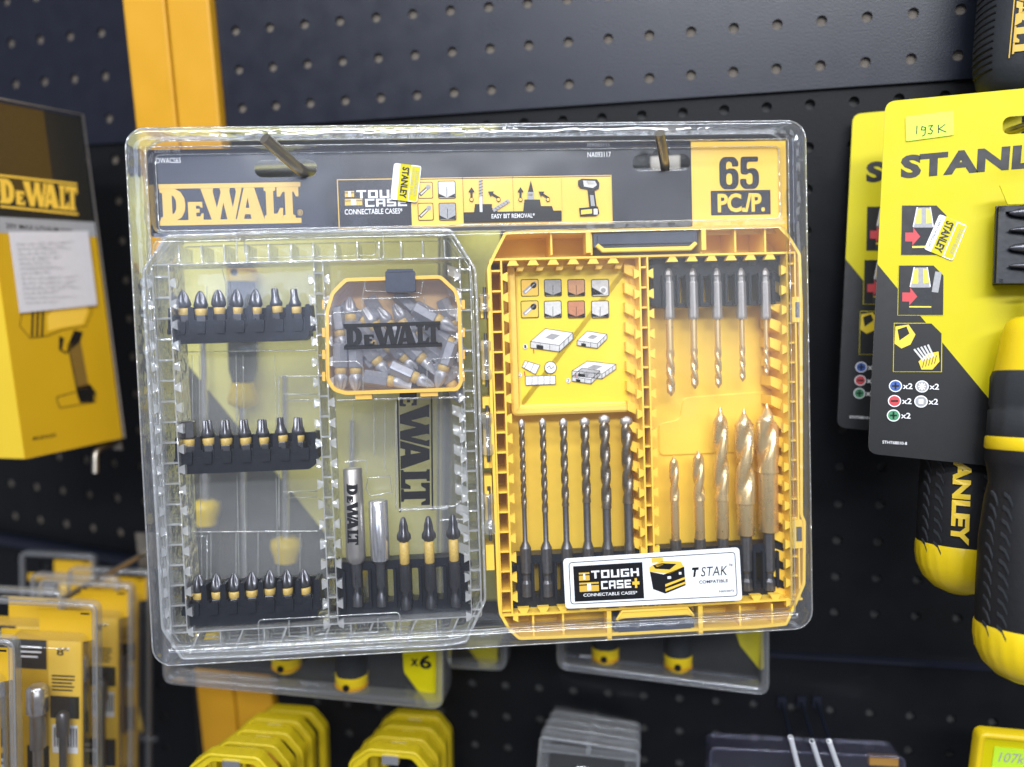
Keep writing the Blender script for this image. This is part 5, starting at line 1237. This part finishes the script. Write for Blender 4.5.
    for row in range(11):
        for sa in (-1.15, -.78, .3, .65):
            y0 = Y(492+13*row); a0_ = sa; r0 = 19.0 + min(2.0, row*.45)
            for s_ in (0, 1):
                if s_: A = (a0_+.11, y0+1.5, a0_+.2, y0+5.2)
                else: A = (a0_, y0, a0_+.11, y0+1.5)
                P4 = [(A[0], A[1]), (A[2], A[3]), (A[2], A[3]+1.5), (A[0], A[1]+1.5)]
                mb.add([cyl(a_, y_, r0+.55) for a_, y_ in P4], [(0,1,2,3)]); mb.add([cyl(a_, y_, r0-.6) for a_, y_ in P4] + [cyl(a_, y_, r0+.55) for a_, y_ in P4], [(0,1,5,4),(1,2,6,5),(2,3,7,6),(3,0,4,7)])
    mb.build('tread', MT['grip_dark'], D)
    vs, fs = glyphs('STANLEY', .05); mb = MB()
    mb.add([cyl(-.10 + .38*(1-b_), Y(500) + a_*(Y(622)-Y(500)), 21.9) for a_, b_ in vs], fs); mb.build('lettering', MT['boxside_yellow'], D)
    return D
ST = Frame((-0.0235,0.3462,0.0505), (195.0,-149.0,414.6))
bitdriver(ST, 'yellow and black bit screwdriver card at the right with a handwritten price tag', 'ratchet bit screwdriver with black grip and yellow end strapped on the near right card', True)
# the rear card: same product one step further back along the hook
r0 = S0 = None
rotS = (-0.0235,0.3462,0.0505)
R_ = R3(*rotS); nrm = RW @ Vector((0, 0, 1))
tB = Vector((195.0,-149.0,414.6)) + nrm*52 + (RW @ Vector((-5, -2, 0)))
SB = Frame(rotS, tuple(tB))
for o in list(sc.objects):
    if o.name in ('product_card', 'bit_screwdriver'):
        lab = {'product_card': 'second yellow and black card half hidden behind the near right card', 'bit_screwdriver': 'black gripped screwdriver with yellow end hanging behind, left of the nearest one'}[o.name]
        rel = ST.M.inverted() @ o.matrix_world
        n_ = dup(o, (CAM @ Matrix.Translation((CAM.inverted().to_3x3() @ (C3 @ (RW @ Vector((-.007, -.018, .0))))).to_4d().to_3d()) @ CAM.inverted() if o.name.startswith('bit_') else Matrix.Identity(4)) @ SB.M @ rel, lab)
        for ch in n_.children:
            if ch.name.startswith('lettering'):
                uh, vh = ST.L(1030, 500, -17.0); bs = ST.P(1025, 683, -16)
                ax = Matrix.Translation(((uh-bs[0])*.001, 0, -.001)); ch.matrix_basis = ax @ Matrix.Rotation(.28, 4, 'Y') @ ax.inverted()
        for ch in list(n_.children):
            for g_ in list(ch.children):
                if g_.name.startswith(('price_tag', 'brand_sticker')): bpy.data.objects.remove(g_)
hkS = W.P(1028, 122, -60); hook('peg_hook', 'metal hook at the right edge carrying the two screwdriver cards', W, [(hkS[0]+6, hkS[1], 0), (hkS[0]+6, hkS[1], -128), (hkS[0]+6, hkS[1]-12, -136)], 2.4)

# second tool hanging at the top right
DT = Frame((.12, .22, .02), (224, -240, 440))
u, v = DT.L(1020, 40, -15)
t = thing('driver_tool', 'dark ribbed tool handle with gold vertical lettering at the top right corner', 'hand tool', DT, (u, v+27, -15))
mb = MB(); mb.lathe([(-80, 21), (-20, 21.5), (4, 21.5), (16, 20.8), (24, 18.5), (29, 14), (31, 7), (31.5, 1)], 0, 40, (u, v, -15)); mb.build('body', MT['grip_dark'], t)
mb = MB()
for k in range(26):
    y0 = -70 + k*3.5; rr = 21.4 if y0 < 8 else 21.4 - (y0-8)**2*.012
    mb.tube([(u + rr*math.sin(a_), v+y0-(a_+1.0)*3, -15 - rr*math.cos(a_)) for a_ in (-1.65, -1.4, -1.15, -.9)], .75, n=5)
mb.build('ribs', MT['rubber_black'], t)
mb = MB(); vs, fs = logo_mesh(); mb.add([(u + 21.8*math.sin(-.46+.36*(1-b_)), v - 47 + a_*61, -15 - 21.8*math.cos(-.46+.36*(1-b_))) for a_, b_ in vs], fs)
for y_a, y_b, a_ in ((-47, 14, -.50),): mb.add([(u+21.8*math.sin(s_), v+y_, -15-21.8*math.cos(s_)) for s_, y_ in ((a_-.025, y_a), (a_, y_a), (a_, y_b), (a_-.025, y_b))], [(0,1,2,3)])
mb.build('lettering', MT['ink_gold'], t)

# yellow pack with a tag at the bottom right
YB = bp_frame(980, 733, 455, (.15, .12, .03))
t = thing('yellow_pack', 'yellow card pack with pale price tag cut off at the bottom right corner', 'package', YB, (0, 0, 0))
mb = MB(); lp = rrect(0, 0, 70, 60, 4, 4); mb.rings([crv(lp, 8), crv(lp, 1), crv(offs(lp, 1), 0), crv(offs(lp, 3), 0), crv(offs(lp, 3.6), 1.2)], 0, True, True, (False, False)); mb.build('shell', MT['tool_yellow'], t)
cd = MB().prism(offs(lp, 3.4), 1.2, 2).build('card', MT['card_yellow'], t)
mb = MB(); mb.prism([(9, 8), (36, 8), (36, 22), (9, 22)], .7, 1.0); st = mb.build('price_tag', MT['tag_yellow'], cd)
mb = MB(); vs, fs = glyphs('107k', 0, shear=.2); mb.add([(12+a_*14, 11+b_*6, .6) for a_, b_ in vs], fs); mb.build('tag_print', MT['ink_grey'], st)
